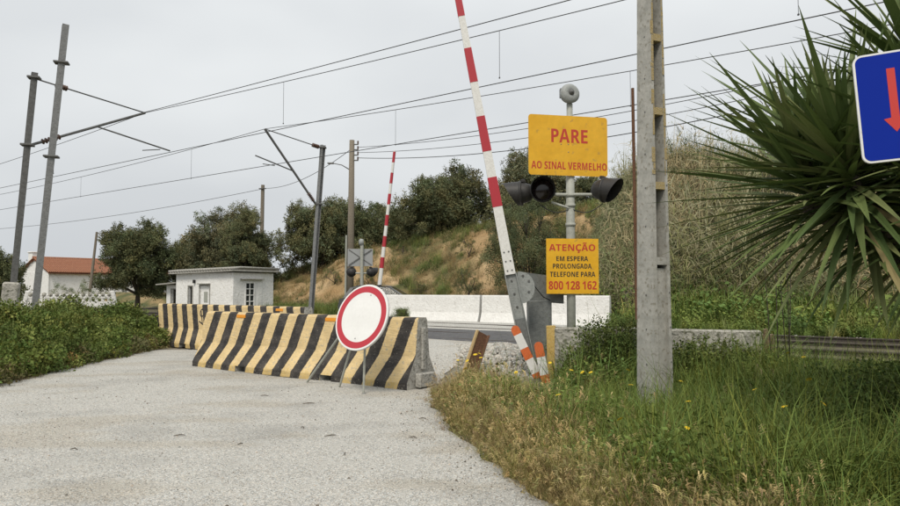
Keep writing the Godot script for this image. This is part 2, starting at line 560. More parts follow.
# stands upright but follows the slope of the ground
func slope_xform(p: Vector3, sc: float) -> Transform3D:
	var e := 0.4
	var dx := (height(p.x + e, p.z) - height(p.x - e, p.z)) / (2 * e)
	var dz := (height(p.x, p.z + e) - height(p.x, p.z - e)) / (2 * e)
	var shear := Basis(Vector3(1, dx, 0), Vector3(0, 1, 0), Vector3(0, dz, 1))
	return Transform3D(shear * Basis(Vector3.UP, rng.randf() * TAU).scaled(Vector3.ONE * sc), p)

func vary(c: Color, amount: float, hue := 0.12) -> Color:
	var f := 1.0 + rng.randf_range(-amount, amount)
	var h := rng.randf_range(-hue, hue)
	return Color(c.r * f * (1.0 + h), c.g * f, c.b * f * (1.0 - h * 0.6))

func xform(p: Vector3, sc: float, tilt := 0.15, ysc := 1.0) -> Transform3D:
	var b := Basis(Vector3.UP, rng.randf() * TAU)
	b = Basis(Vector3(rng.randf_range(-1, 1), 0, rng.randf_range(-1, 1)).normalized(), rng.randf() * tilt) * b
	b = b.scaled_local(Vector3(sc, sc * ysc, sc))
	return Transform3D(b, p)

var clump_tree: Mesh
var clump_fine: Mesh
func tree(called: String, label: String, at: Vector3, lobes: Array, n: int, col: Color, clump: Mesh, group := "", trunk_h := 1.5, trunk_r := 0.18) -> Node3D:
	# lobes: [Vector3 centre (relative), Vector3 radii]
	var t := thing(called, label, "tree" if called.ends_with("tree") else "shrub", at, 0.0, group)
	var st := begin(true)
	var fork := Vector3(0.06, trunk_h, 0.04)
	tube(st, [Vector3(0, -0.4, 0), Vector3(0.03, trunk_h * 0.5, 0), fork], [trunk_r * 1.35, trunk_r, trunk_r * 0.8], 8)
	for lb in lobes:
		var c: Vector3 = lb[0]
		var mid := fork.lerp(c, 0.5) + Vector3(rng.randf_range(-0.2, 0.2), 0.1, rng.randf_range(-0.2, 0.2))
		tube(st, [fork - Vector3(0, 0.12, 0), mid, c], [trunk_r * 0.62, trunk_r * 0.4, trunk_r * 0.15], 6)
		for k in 4:
			var e: Vector3 = c + rdir() * Vector3(lb[1]) * 0.75
			tube(st, [mid.lerp(c, 0.5), c.lerp(e, 0.5) + rdir() * 0.1, e], [trunk_r * 0.28, trunk_r * 0.16, trunk_r * 0.05], 5)
	obj("trunk", st, M.bark, t)
	var xf := []
	var cols := []
	var tot := 0.0
	for lb in lobes:
		var r: Vector3 = lb[1]
		tot += pow(r.x * r.y * r.z, 0.667)
	for lb in lobes:
		var r: Vector3 = lb[1]
		var m := int(n * pow(r.x * r.y * r.z, 0.667) / tot)
		# sprays of leaf clumps: the outline breaks up into twigs with gaps between them
		var sprays := maxi(6, m / 18)
		for k in sprays:
			var d := rdir()
			if d.y < -0.35 and rng.randf() < 0.6: d.y = -d.y * 0.4
			d = d.normalized()
			var c: Vector3 = lb[0] + d * r * (0.30 + 0.78 * pow(rng.randf(), 0.6))
			var sr := rng.randf_range(0.6, 1.15) * clampf(r.x, 0.3, 1.3) / 1.1
			if c.y + at.y - height(at.x + c.x, at.z + c.z) < 0.15 * sr: continue
			xf.append(Transform3D(Basis(rdir(), rng.randf() * TAU).scaled(Vector3.ONE * sr), c))
			cols.append(vary(col, 0.34, 0.14))
	multi("crown", clump, M.leaf, xf, cols, t).set_meta("kind", "stuff")
	return t

# ------------------------------------------------------------------ the setting
func grid_lines(lo: float, hi: float, step: float, far_lo: float, far_hi: float) -> Array:
	var a := []
	var v := lo
	while v <= hi + 0.001:
		a.append(v)
		v += step
	var g := step
	v = hi
	while v < far_hi:
		g *= 1.25
		v += g
		a.append(v)
	g = step
	v = lo
	while v > far_lo:
		g *= 1.25
		v -= g
		a.push_front(v)
	return a

func road_right(d: float) -> float:
	var e := [[-8.0, 1.6], [3.0, 1.15], [4.7, 0.66], [5.8, 0.34], [7.5, -0.02], [9.0, -0.22], [10.6, -0.25], [12.0, 0.1], [14.5, 0.6]]
	for i in e.size() - 1:
		if d <= e[i + 1][0]:
			return lerpf(e[i][1], e[i + 1][1], clampf((d - e[i][0]) / (e[i + 1][0] - e[i][0]), 0, 1)) + n_fine.get_noise_2d(d * 6.0, 40.0) * 0.12
	return 0.6

func road_left(d: float) -> float:
	return lerpf(-7.6, -6.75, smoothstep(6.0, 11.0, d)) - 0.2 * smoothstep(11.0, 17.5, d) + n_fine.get_noise_2d(d * 5.0, 90.0) * 0.15

func ground_color(x: float, z: float) -> Color:
	var c := sq(x, z)
	var b := bank_amount(c.x, c.y)
	var n1 := n_hill.get_noise_2d(x * 2.2 + 50.0, z * 2.2)
	var n2 := n_fine.get_noise_2d(x * 2.0, z * 2.0 + 30.0)
	var col := Color(0.10, 0.095, 0.05).lerp(Color(0.15, 0.13, 0.075), clampf(n1 + 0.5, 0, 1))
	# gravelly shoulder in front of the rails
	var gr := smoothstep(-6.0, -4.2, c.y) * smoothstep(7.5, 5.5, c.y) * smoothstep(-5.0, -3.6, c.x) * smoothstep(14.0, 9.0, c.x)
	gr *= clampf(0.95 + n2 * 0.6, 0, 1)
	col = col.lerp(Color(0.30, 0.275, 0.235).lerp(Color(0.20, 0.17, 0.13), clampf(n1 * 1.5 + 0.4, 0, 1)), gr)
	if b > 0.01:
		var tan_ := Color(0.36, 0.225, 0.10).lerp(Color(0.44, 0.31, 0.16), clampf(n2 + 0.5, 0, 1))
		var green := Color(0.085, 0.105, 0.034)
		var bare := smoothstep(-0.16, 0.06, n1 + 0.25 * n2) * smoothstep(0.06, 0.2, b) * smoothstep(0.97, 0.86, b) * smoothstep(4.0, 8.0, c.x) * smoothstep(30.0, 24.0, c.x)
		var sand := Color(0.60, 0.43, 0.24)
		var k := green.lerp(tan_, clampf(0.35 + n2 * 0.9 + bare, 0, 1))
		var cut := smoothstep(0.16, 0.02, absf(n_hill.get_noise_2d(x * 3.0 + 9.0, z * 3.0) - 0.12)) * bare
		k = k.lerp(sand, cut * 0.9)
		col = col.lerp(k, smoothstep(0.0, 0.08, b))
	return col

func build_ground() -> void:
	var xs := grid_lines(-30.0, 24.0, 0.45, -700.0, 700.0)
	var zs := grid_lines(-62.0, 8.0, 0.45, -900.0, 60.0)
	var st := begin(true)
	for z in zs:
		for x in xs:
			st.set_color(ground_color(x, z))
			st.add_vertex(ground_at(x, z))
	var w := xs.size()
	for j in zs.size() - 1:
		for i in w - 1:
			var a := j * w + i
			st.add_index(a); st.add_index(a + 1); st.add_index(a + w + 1)
			st.add_index(a); st.add_index(a + w + 1); st.add_index(a + w)
	structure("ground", st, M.earth)

func strip(st: SurfaceTool, rows: Array, lift_: float, colored: Callable, skirt := false) -> void:
	var w: int = rows[0].size()
	for k in rows.size():
		var r: Array = rows[k]
		for n in w:
			var p: Vector2 = r[n]
			var rim := k == 0 or n == 0 or k == rows.size() - 1 or n == w - 1
			var lift := -0.03 if skirt and rim else lift_
			st.set_color(colored.call(p.x, p.y))
			st.add_vertex(Vector3(p.x, height(p.x, p.y) + lift, p.y))
	for j in rows.size() - 1:
		for i in w - 1:
			var a := j * w + i
			st.add_index(a); st.add_index(a + 1 + w); st.add_index(a + 1)
			st.add_index(a); st.add_index(a + w); st.add_index(a + 1 + w)

func build_road() -> void:
	var rows := []
	var d := -8.0
	while d < 17.0:
		var r := []
		var l := road_left(d)
		var e := road_right(d)
		for i in 61:
			var x := lerpf(l, e, i / 60.0)
			r.append(Vector2(x, -minf(d, 20.0)))
		rows.append(r)
		d += 0.14 if d > 3.0 else 0.5
	# cut the far edge back to the railway
	for r in rows:
		for i in r.size():
			var c := sq(r[i].x, r[i].y)
			if c.y > -1.2: r[i] = xz(c.x, -1.2)
	var st := begin(true)
	strip(st, rows, 0.012, func(x: float, z: float) -> Color:
		var a := n_hill.get_noise_2d(x * 4.0, z * 4.5)
		var b := n_fine.get_noise_2d(x * 2.2 + 7.0, z * 4.0)
		var f := 1.0 + a * 0.12 + b * 0.16
		# two worn wheel tracks that run towards the barriers, and darker mended patches
		var tr := x + 1.5 + 0.30 * (-z - 6.0)
		for wt in [-0.75, 0.75]: f *= 1.0 + 0.07 * exp(-pow((tr - wt + 0.3 * b) / 0.28, 2))
		f *= 1.0 - 0.09 * smoothstep(0.22, 0.30, n_hill.get_noise_2d(x * 7.0 + 20.0, z * 7.0 - 7.0))
		f *= 1.0 - 0.09 * smoothstep(0.30, 0.36, n_fine.get_noise_2d(x * 2.6 - 31.0, z * 2.6))
		var brown := smoothstep(0.16, 0.4, n_fine.get_noise_2d(x * 1.1 + 80.0, z * 2.4 + 20.0)) * 0.5
		return Color(f, f, f).lerp(Color(0.80, 0.74, 0.65), brown))
	structure("road", st, M.road)
	# asphalt deck of the level crossing
	rows = []
	for i in 40:
		var r := []
		for j in 24:
			r.append(xz(lerpf(-2.6, 9.0, i / 39.0), lerpf(-1.15, 2.1, j / 23.0)))
		rows.append(r)
	st = begin(true)
	strip(st, rows, 0.024, func(_x: float, _z: float) -> Color: return Color.WHITE, true)
	structure("crossing_pavement", st, M.asphalt)
	# pale road beyond it, up to the white barriers
	rows = []
	for i in 40:
		var r := []
		for j in 24:
			r.append(xz(lerpf(-2.6, 9.0, i / 39.0), lerpf(2.12, 7.4, j / 23.0)))
		rows.append(r)
	st = begin(true)
	strip(st, rows, 0.016, func(_x: float, _z: float) -> Color: return Color(1.05, 1.05, 1.05), true)
	structure("road", st, M.road)

func build_tracks() -> void:
	var rail_prof := PackedVector2Array([Vector2(-0.07, -0.15), Vector2(0.07, -0.15), Vector2(0.07, -0.135), Vector2(0.012, -0.115), Vector2(0.01, -0.04), Vector2(0.035, -0.03), Vector2(0.036, -0.006), Vector2(0.028, 0), Vector2(-0.028, 0), Vector2(-0.036, -0.006), Vector2(-0.035, -0.03), Vector2(-0.01, -0.04), Vector2(-0.012, -0.115), Vector2(-0.07, -0.135)])
	var turn := atan2(-TD.y, TD.x)
	var sl := begin()
	box(sl, Vector3.ZERO, Vector3(0.24, 0.2, 2.6), 0.015)
	sl.generate_normals()
	var sleeper := sl.commit()
	var st0 := begin()
	prism(st0, rail_prof, -45.0, 45.0)
	st0.generate_normals()
	var rail := st0.commit()
	for k in 2:
		var q := QB * k
		var p := xz(0, q)
		var t := thing("railway_track", ["rusty railway track beside the low concrete wall, closest to the signal post", "rusty railway track at the foot of the grassy bank"][k], "railway track", Vector3(p.x, RAIL, p.y), turn)
		for s in [-1, 1]:
			var o := inst("rail", rail, M.railsteel, t)
			o.transform = Transform3D(Basis(Vector3.UP, PI / 2), Vector3(15.0, 0, 0.834 * s))
		var i := -24
		while i < 60:
			if not (i * 0.6 > -2.9 and i * 0.6 < 9.3):
				inst("sleeper", sleeper, M.timberpole, t).position = Vector3(i * 0.6, -0.245 + rng.randf_range(-0.006, 0.006), 0)
			i += 1
	# ballast bed under both tracks
	var st := begin(true)
	var prof := [[-2.9, 0.0], [-1.9, 0.22], [0.0, 0.24], [1.8, 0.22], [3.5, 0.24], [5.3, 0.22], [6.3, 0.0]]
	var rows := []
	for part in [[-30.0, -2.75], [9.15, 60.0]]:
		var base := 0
		st = begin(true)
		var s: float = part[0]
		var n := 0
		while s <= part[1] + 0.01:
			for pr in prof:
				var pp := xz(s, pr[0])
				st.set_color(Color.WHITE)
				st.add_vertex(Vector3(pp.x, height(pp.x, pp.y) * (1.0 if pr[1] == 0.0 else 0.0) + (0.02 + pr[1] + 0.02 * n_fine.get_noise_2d(s * 9.0, pr[0] * 9.0) if pr[1] > 0.0 else -0.03), pp.y))
			n += 1
			s += (part[1] - part[0]) / 60.0
		for j in n - 1:
			for i in prof.size() - 1:
				var a := base + j * prof.size() + i
				st.add_index(a); st.add_index(a + prof.size()); st.add_index(a + 1)
				st.add_index(a + 1); st.add_index(a + prof.size()); st.add_index(a + prof.size() + 1)
		structure("ballast_bed", st, M.ballast)
	# loose ballast stones
	var stone := stone_mesh()
	var xf := []
	var cols := []
	for i in 26000:
		var s := rng.randf_range(-17.0, -2.6)
		var q := rng.randf_range(-2.6, 6.1)
		var p := xz(s, q)
		if p.y > -5.0: continue
		var y := 0.0
		if q < -1.9: y = lerpf(height(p.x, p.y), 0.25, (q + 2.7) / 0.8)
		elif q > 5.3: y = lerpf(0.25, height(p.x, p.y), (q - 5.3) / 0.8)
		else: y = 0.25
		xf.append(Transform3D(Basis(rdir(), rng.randf() * TAU).scaled(Vector3.ONE * rng.randf_range(0.02, 0.042)), Vector3(p.x, y + rng.randf() * 0.02, p.y)))
		cols.append(vary(Color(0.44, 0.42, 0.39), 0.35, 0.06))
	# heap and scatter of crushed stone on the shoulder by the barrier cabinet
	for i in 9000:
		var x := rng.randf_range(-0.1, 1.9)
		var z := -rng.randf_range(10.6, 14.6)
		var c := sq(x, z)
		if c.y > -1.9: continue
		var dens := smoothstep(0.0, 0.7, x) * (0.35 + 0.65 * smoothstep(11.0, 12.4, -z))
		if rng.randf() > dens: continue
		var y := height(x, z) + 0.10 * exp(-pow((x - 0.95) / 0.45, 2) - pow((z + 12.4) / 0.9, 2))
		xf.append(Transform3D(Basis(rdir(), rng.randf() * TAU).scaled(Vector3.ONE * rng.randf_range(0.018, 0.05)), Vector3(x, y + 0.005, z)))
		cols.append(vary(Color(0.42, 0.40, 0.36), 0.35, 0.06))
	var o := multi("ballast_stones", stone, M.stone, xf, cols)
	tag(o, "loose pale grey crushed stones lying between the rails and on the shoulder", "gravel")
	o.set_meta("kind", "stuff")

func stone_mesh() -> Mesh:
	var st := begin()
	var v := []
	for i in 12: v.append(rdir() * rng.randf_range(0.7, 1.1) * Vector3(1.0, 0.75, 0.9))
	var t := (1.0 + sqrt(5.0)) / 2.0
	var ico := [[-1, t, 0], [1, t, 0], [-1, -t, 0], [1, -t, 0], [0, -1, t], [0, 1, t], [0, -1, -t], [0, 1, -t], [t, 0, -1], [t, 0, 1], [-t, 0, -1], [-t, 0, 1]]
	for i in 12: v[i] = Vector3(ico[i][0], ico[i][1], ico[i][2]).normalized() * rng.randf_range(0.7, 1.15) * Vector3(1.0, 0.75, 0.9)
	for f in [[0, 11, 5], [0, 5, 1], [0, 1, 7], [0, 7, 10], [0, 10, 11], [1, 5, 9], [5, 11, 4], [11, 10, 2], [10, 7, 6], [7, 1, 8], [3, 9, 4], [3, 4, 2], [3, 2, 6], [3, 6, 8], [3, 8, 9], [4, 9, 5], [2, 4, 11], [6, 2, 10], [8, 6, 7], [9, 8, 1]]:
		tri(st, v[f[0]], v[f[1]], v[f[2]], Vector3.ZERO)
	st.generate_normals()
	return st.commit()

# ------------------------------------------------------------------ concrete barriers
func stripe_paint(seed_: int, L: float, slant: float, offset: float, scrawl: bool) -> StandardMaterial3D:
	var w := 1400
	var h := 360
	var arc := 1.16
	var n1 := noise(seed_, 0.012, 4)
	var n2 := noise(seed_ + 1, 0.05, 4)
	var n3 := noise(seed_ + 2, 0.16, 3)
	var out := PackedByteArray()
	out.resize(w * h * 3)
	var r := RandomNumberGenerator.new()
	r.seed = seed_
	var yel := Color(0.66, 0.50, 0.26)
	var blk := Color(0.030, 0.027, 0.026)
	var con := Color(0.36, 0.335, 0.28)
	for j in h:
		var y := (1.0 - (j + 0.5) / h) * arc
		for i in w:
			var x := (i + 0.5) / w * L
			var a := n1.get_noise_2d(i, j)
			var b := n2.get_noise_2d(i, j)
			var c := n3.get_noise_2d(i, j)
			var ph := fposmod((x - slant * (y - 1.0) - offset) / 0.455 + b * 0.02, 1.0)
			var k := smoothstep(0.245, 0.255, absf(ph - 0.5))   # 0 = black in the middle
			var col := blk.lerp(yel, k)
			var f := 1.0 + a * 0.18 + c * 0.12 + (r.randf() - 0.5) * 0.08
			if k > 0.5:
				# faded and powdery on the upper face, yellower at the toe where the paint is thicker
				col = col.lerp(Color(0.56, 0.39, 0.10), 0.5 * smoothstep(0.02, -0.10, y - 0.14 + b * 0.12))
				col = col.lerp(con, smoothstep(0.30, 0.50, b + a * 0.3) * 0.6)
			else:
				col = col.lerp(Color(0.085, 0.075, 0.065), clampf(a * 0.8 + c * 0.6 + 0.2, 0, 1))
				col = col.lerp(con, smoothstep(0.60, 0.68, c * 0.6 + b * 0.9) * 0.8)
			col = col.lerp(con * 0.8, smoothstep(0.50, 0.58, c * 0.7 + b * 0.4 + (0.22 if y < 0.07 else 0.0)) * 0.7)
			if scrawl:
				var px := x - 2.05
				var py := y - 0.88
				var e := absf(Vector2(px * 1.1, py).length() - 0.085)
				var e2 := absf(px - 0.02 + 0.35 * (py + 0.15)) if (py < 0.08 and py > -0.26) else 1.0
				var e3 := absf(py + 0.24 + 0.4 * px) if absf(px) < 0.09 else 1.0
				var ink := smoothstep(0.022, 0.013, minf(e, minf(e2, e3)))
				col = col.lerp(Color(0.03, 0.027, 0.025), ink)
			col = Color(col.r * f, col.g * f, col.b * f).clamp().linear_to_srgb()
			var q := (j * w + i) * 3
			out[q] = int(col.r * 255); out[q + 1] = int(col.g * 255); out[q + 2] = int(col.b * 255)
	var m := StandardMaterial3D.new()
	m.albedo_texture = ImageTexture.create_from_image(Image.create_from_data(w, h, false, Image.FORMAT_RGB8, out))
	m.roughness = 0.85
	m.normal_enabled = true
	m.normal_texture = M.concrete.normal_texture
	m.normal_scale = 0.5
	return m

func quad_uv(st: SurfaceTool, p: Array, uv: Array, o: Vector3) -> void:
	var a: Vector3 = p[0]; var b: Vector3 = p[1]; var c: Vector3 = p[2]
	var flip := (b - a).cross(c - a).dot((a + b + c) / 3.0 - o) > 0.0
	for i in ([0, 2, 1, 0, 3, 2] if flip else [0, 1, 2, 0, 2, 3]):
		st.set_uv(uv[i])
		st.add_vertex(p[i])

func jersey(called: String, label: String, at: Vector3, turn: float, L: float, hgt: float, paint: Material, plain: Material, reflectors: Array, group := "") -> Node3D:
	var t := thing(called, label, "barrier", at, turn, group)
	var prof := [Vector2(0.34, 0.0), Vector2(0.34, 0.095), Vector2(0.33, 0.115), Vector2(0.170, 0.42), Vector2(0.158, 0.45), Vector2(0.105, 0.965), Vector2(0.085, 1.0)]
	for i in prof.size(): prof[i].y *= hgt
	var st := begin(true)
	var arc := 0.0
	var tot := 1.16
	var slots := [[-0.255, -0.205], [0.155, 0.205]]
	for i in prof.size() - 1:
		var a: Vector2 = prof[i]
		var b: Vector2 = prof[i + 1]
		var da := a.distance_to(b)
		st.set_smooth_group(-1)
		for side in [1.0, -1.0]:
			var cuts := [-0.5, 0.5]
			if i == 0: cuts = [-0.5, slots[0][0], slots[0][1], slots[1][0], slots[1][1], 0.5]
			for k in cuts.size() / 2:
				var x0: float = cuts[k * 2] * L
				var x1: float = cuts[k * 2 + 1] * L
				var u0: float = cuts[k * 2] + 0.5
				var u1: float = cuts[k * 2 + 1] + 0.5
				var v0 := 1.0 - arc / tot
				var v1 := 1.0 - (arc + da) / tot
				quad_uv(st, [Vector3(x0, a.y, a.x * side), Vector3(x1, a.y, a.x * side), Vector3(x1, b.y, b.x * side), Vector3(x0, b.y, b.x * side)], [Vector2(u0, v0), Vector2(u1, v0), Vector2(u1, v1), Vector2(u0, v1)], Vector3(0, 0.4, 0))
		arc += da
	st.set_smooth_group(-1)
	var tp: Vector2 = prof[prof.size() - 1]
	quad_uv(st, [Vector3(-L / 2, tp.y, tp.x), Vector3(L / 2, tp.y, tp.x), Vector3(L / 2, tp.y, -tp.x), Vector3(-L / 2, tp.y, -tp.x)], [Vector2(0, 0.07), Vector2(1, 0.07), Vector2(1, 0.0), Vector2(0, 0.0)], Vector3(0, 0.4, 0))
	obj("body", st, paint, t)
	# slot roofs and cheeks
	for s in slots:
		st = begin()
		var x0: float = s[0] * L
		var x1: float = s[1] * L
		var y: float = prof[1].y - 0.004
		var z := 0.338
		quad(st, Vector3(x0, y, -z), Vector3(x1, y, -z), Vector3(x1, y, z), Vector3(x0, y, z), Vector3(0, 1, 0))
		for x in [x0, x1]:
			quad(st, Vector3(x, 0, -z), Vector3(x, y, -z), Vector3(x, y, z), Vector3(x, 0, z), Vector3(x + (1.0 if x == x1 else -1.0), 0, 0))
		obj("slot", st, plain, t)
	# unpainted ends with a low tongue
	for e in [-1.0, 1.0]:
		st = begin()
		for i in prof.size() - 1:
			var a: Vector2 = prof[i]
			var b: Vector2 = prof[i + 1]
			quad(st, Vector3(e * L / 2, a.y, -a.x), Vector3(e * L / 2, a.y, a.x), Vector3(e * L / 2, b.y, b.x), Vector3(e * L / 2, b.y, -b.x), Vector3.ZERO)
		var ef := obj("end_face", st, plain, t)
		if paint == plain: continue
		box_part("tongue", Vector3(e * (L / 2 + 0.05), hgt * 0.12, 0.0), Vector3(0.098, hgt * 0.2, 0.34), plain, ef, 0.015)
		box_part("key", Vector3(e * (L / 2 + 0.02), hgt * 0.56, 0.0), Vector3(0.038, hgt * 0.6, 0.08), plain, ef, 0.01)
	for rf in reflectors:
		var rs := begin()
		box(rs, Vector3(rf * L - L / 2, hgt * 0.93, 0.113), Vector3(0.24, 0.055, 0.014), 0.004, Basis(Vector3.RIGHT, -0.12))
		obj("reflector", rs, M.reflector, t)
	return t

func build_barriers() -> void:
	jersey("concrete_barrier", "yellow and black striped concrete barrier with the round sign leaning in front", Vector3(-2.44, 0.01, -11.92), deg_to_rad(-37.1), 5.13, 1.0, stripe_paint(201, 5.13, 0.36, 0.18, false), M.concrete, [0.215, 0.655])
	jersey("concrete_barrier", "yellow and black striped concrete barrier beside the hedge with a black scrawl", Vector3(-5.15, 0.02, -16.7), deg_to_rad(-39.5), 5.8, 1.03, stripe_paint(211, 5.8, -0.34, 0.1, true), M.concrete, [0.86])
	# white barriers beyond the rails
	var ends := [Vector2(-3.1, -25.6), Vector2(1.05, -23.6), Vector2(4.9, -21.9)]
	var labs := ["long plain white concrete barrier across the road beyond the crossing, parked car behind it", "plain white concrete barrier behind the yellow signs and the signal post"]
	for i in 2:
		var a: Vector2 = ends[i]
		var b: Vector2 = ends[i + 1]
		var m := (a + b) * 0.5
		var dir := (b - a).normalized()
		jersey("concrete_barrier", labs[i], Vector3(m.x, 0.20, m.y), atan2(-dir.y, dir.x), a.distance_to(b) - 0.08, 1.02, M.whiteblock, M.whiteblock, [])
	jersey("concrete_barrier", "short pale concrete block on the grass between signal post and tall concrete pole", Vector3(6.75, 0.36, -24.6), deg_to_rad(-8), 1.7, 1.1, M.concrete, M.concrete, [])

# ------------------------------------------------------------------ signs by the crossing
func closed_road_sign() -> void:
	var nrm := Vector3(-0.56, 0.31, 0.77).normalized()
	var right := Vector3.UP.cross(nrm).normalized()
	var up := nrm.cross(right)
	var c := Vector3(-1.2, 1.04, -9.78)
	var t := thing("round_road_sign", "round white sign with red rim on thin legs, leaning at the striped barrier", "road sign", Vector3(c.x, 0.0, c.z))
	var o := c - Vector3(c.x, 0, c.z)
	var b := Basis(right, up, nrm)
	var R := 0.462
	var st := begin(true)
	lathe(st, o, b, [Vector2(0.0, -0.012), Vector2(R - 0.02, -0.012)], 56)
	st.set_smooth_group(1)
	lathe(st, o, b, [Vector2(R - 0.02, -0.03), Vector2(R, -0.03), Vector2(R + 0.004, -0.006), Vector2(R - 0.002, 0.004)], 56)
	st.set_smooth_group(2)
	lathe(st, o, b, [Vector2(R - 0.002, 0.004), Vector2(0.0, 0.004)], 56)
	obj("disc", st, M.discwhite, t)
	st = begin(true)
	lathe(st, o, b, [Vector2(R - 0.026, 0.0055), Vector2(R - 0.112, 0.0055)], 64)
	obj("red_ring", st, M.discred, t)
	st = begin()
	for p in [Vector2(0.09, 0.31), Vector2(-0.02, -0.30)]:
		lathe(st, o + b * Vector3(p.x, p.y, 0), b, [Vector2(0.010, 0.0045), Vector2(0.009, 0.009), Vector2(0.0, 0.010)], 10)
	obj("rivet", st, M.greypaint, t)
	# thin legs from the back of the disc to the ground
	var hub := o - nrm * 0.03
	for l in [[Vector3(-1.17, 0.0, -9.83), 0.06], [Vector3(-1.59, 0.0, -10.42), -0.06], [Vector3(-2.17, 0.0, -10.97), -0.2]]:
		var foot: Vector3 = l[0] - Vector3(c.x, 0, c.z)
		var topp: Vector3 = hub + right * l[1] - up * 0.02
		var lg := rod("leg", foot, topp, 0.016, M.postpaint, t, 8)
		st = begin()
		box(st, foot + Vector3(0, 0.006, 0), Vector3(0.05, 0.012, 0.05), 0.003)
		obj("foot", st, M.steel, lg)
	rod("cross_brace", hub + right * 0.10 - up * 0.02, hub - right * 0.24 - up * 0.02, 0.012, M.steel, t, 8)

func signal_lamp(parent: Node, at: Vector3, yaw: float, pitch: float, called := "signal_lamp") -> void:
	var b := Basis(Vector3.UP, yaw) * Basis(Vector3.RIGHT, pitch)
	var st := begin(true)
	lathe(st, at, b, [Vector2(0.0, -0.17), Vector2(0.08, -0.165), Vector2(0.13, -0.13), Vector2(0.155, -0.06), Vector2(0.165, 0.0)], 28)
	st.set_smooth_group(1)
	lathe(st, at, b, [Vector2(0.165, 0.0), Vector2(0.195, 0.0), Vector2(0.20, 0.02), Vector2(0.195, 0.04), Vector2(0.175, 0.04)], 28)
	var body := obj(called, st, M.hood, parent)
	# visor: a sleeve that is long above and short below
	st = begin(true)
	var n := 30
	for k in n:
		for sgn in [0.187, 0.181]:
			var a0 := TAU * k / n
			var a1 := TAU * (k + 1) / n
			var l0 := 0.05 + 0.21 * pow(0.5 + 0.5 * sin(a0), 0.8)
			var l1 := 0.05 + 0.21 * pow(0.5 + 0.5 * sin(a1), 0.8)
			quad(st, at + b * Vector3(cos(a0) * sgn, sin(a0) * sgn, 0.03), at + b * Vector3(cos(a1) * sgn, sin(a1) * sgn, 0.03), at + b * Vector3(cos(a1) * sgn, sin(a1) * sgn, 0.03 + l1), at + b * Vector3(cos(a0) * sgn, sin(a0) * sgn, 0.03 + l0), at if sgn > 0.184 else at + b * Vector3(cos(a0), sin(a0), 0.0) * 5.0)
	obj("visor", st, M.hood, body)
	st = begin(true)
	lathe(st, at, b, [Vector2(0.165, 0.018), Vector2(0.12, 0.032), Vector2(0.06, 0.042), Vector2(0.0, 0.045)], 24)
	obj("lens", st, M.lens, body)
	st = begin()
	box(st, at + b * Vector3(0, 0.19, -0.03), Vector3(0.09, 0.05, 0.07), 0.008, b)
	obj("hinge", st, M.hood, body)

func sign_board(parent: Node, c: Vector3, yaw: float, w: float, h: float, r: float) -> MeshInstance3D:
	var st := begin()
	prism(st, rounded(w, h, r), -0.004, 0.0)
	var o := obj("sign_board", st, M.signyellow, parent)
	o.transform = Transform3D(Basis(Vector3.UP, yaw), c)
	st = begin()
	for y in [0.28, -0.28]:
		box(st, Vector3(0, y * h, -0.028), Vector3(w * 0.86, 0.04, 0.046), 0.004)
	obj("back_rail", st, M.steel, o)
	return o

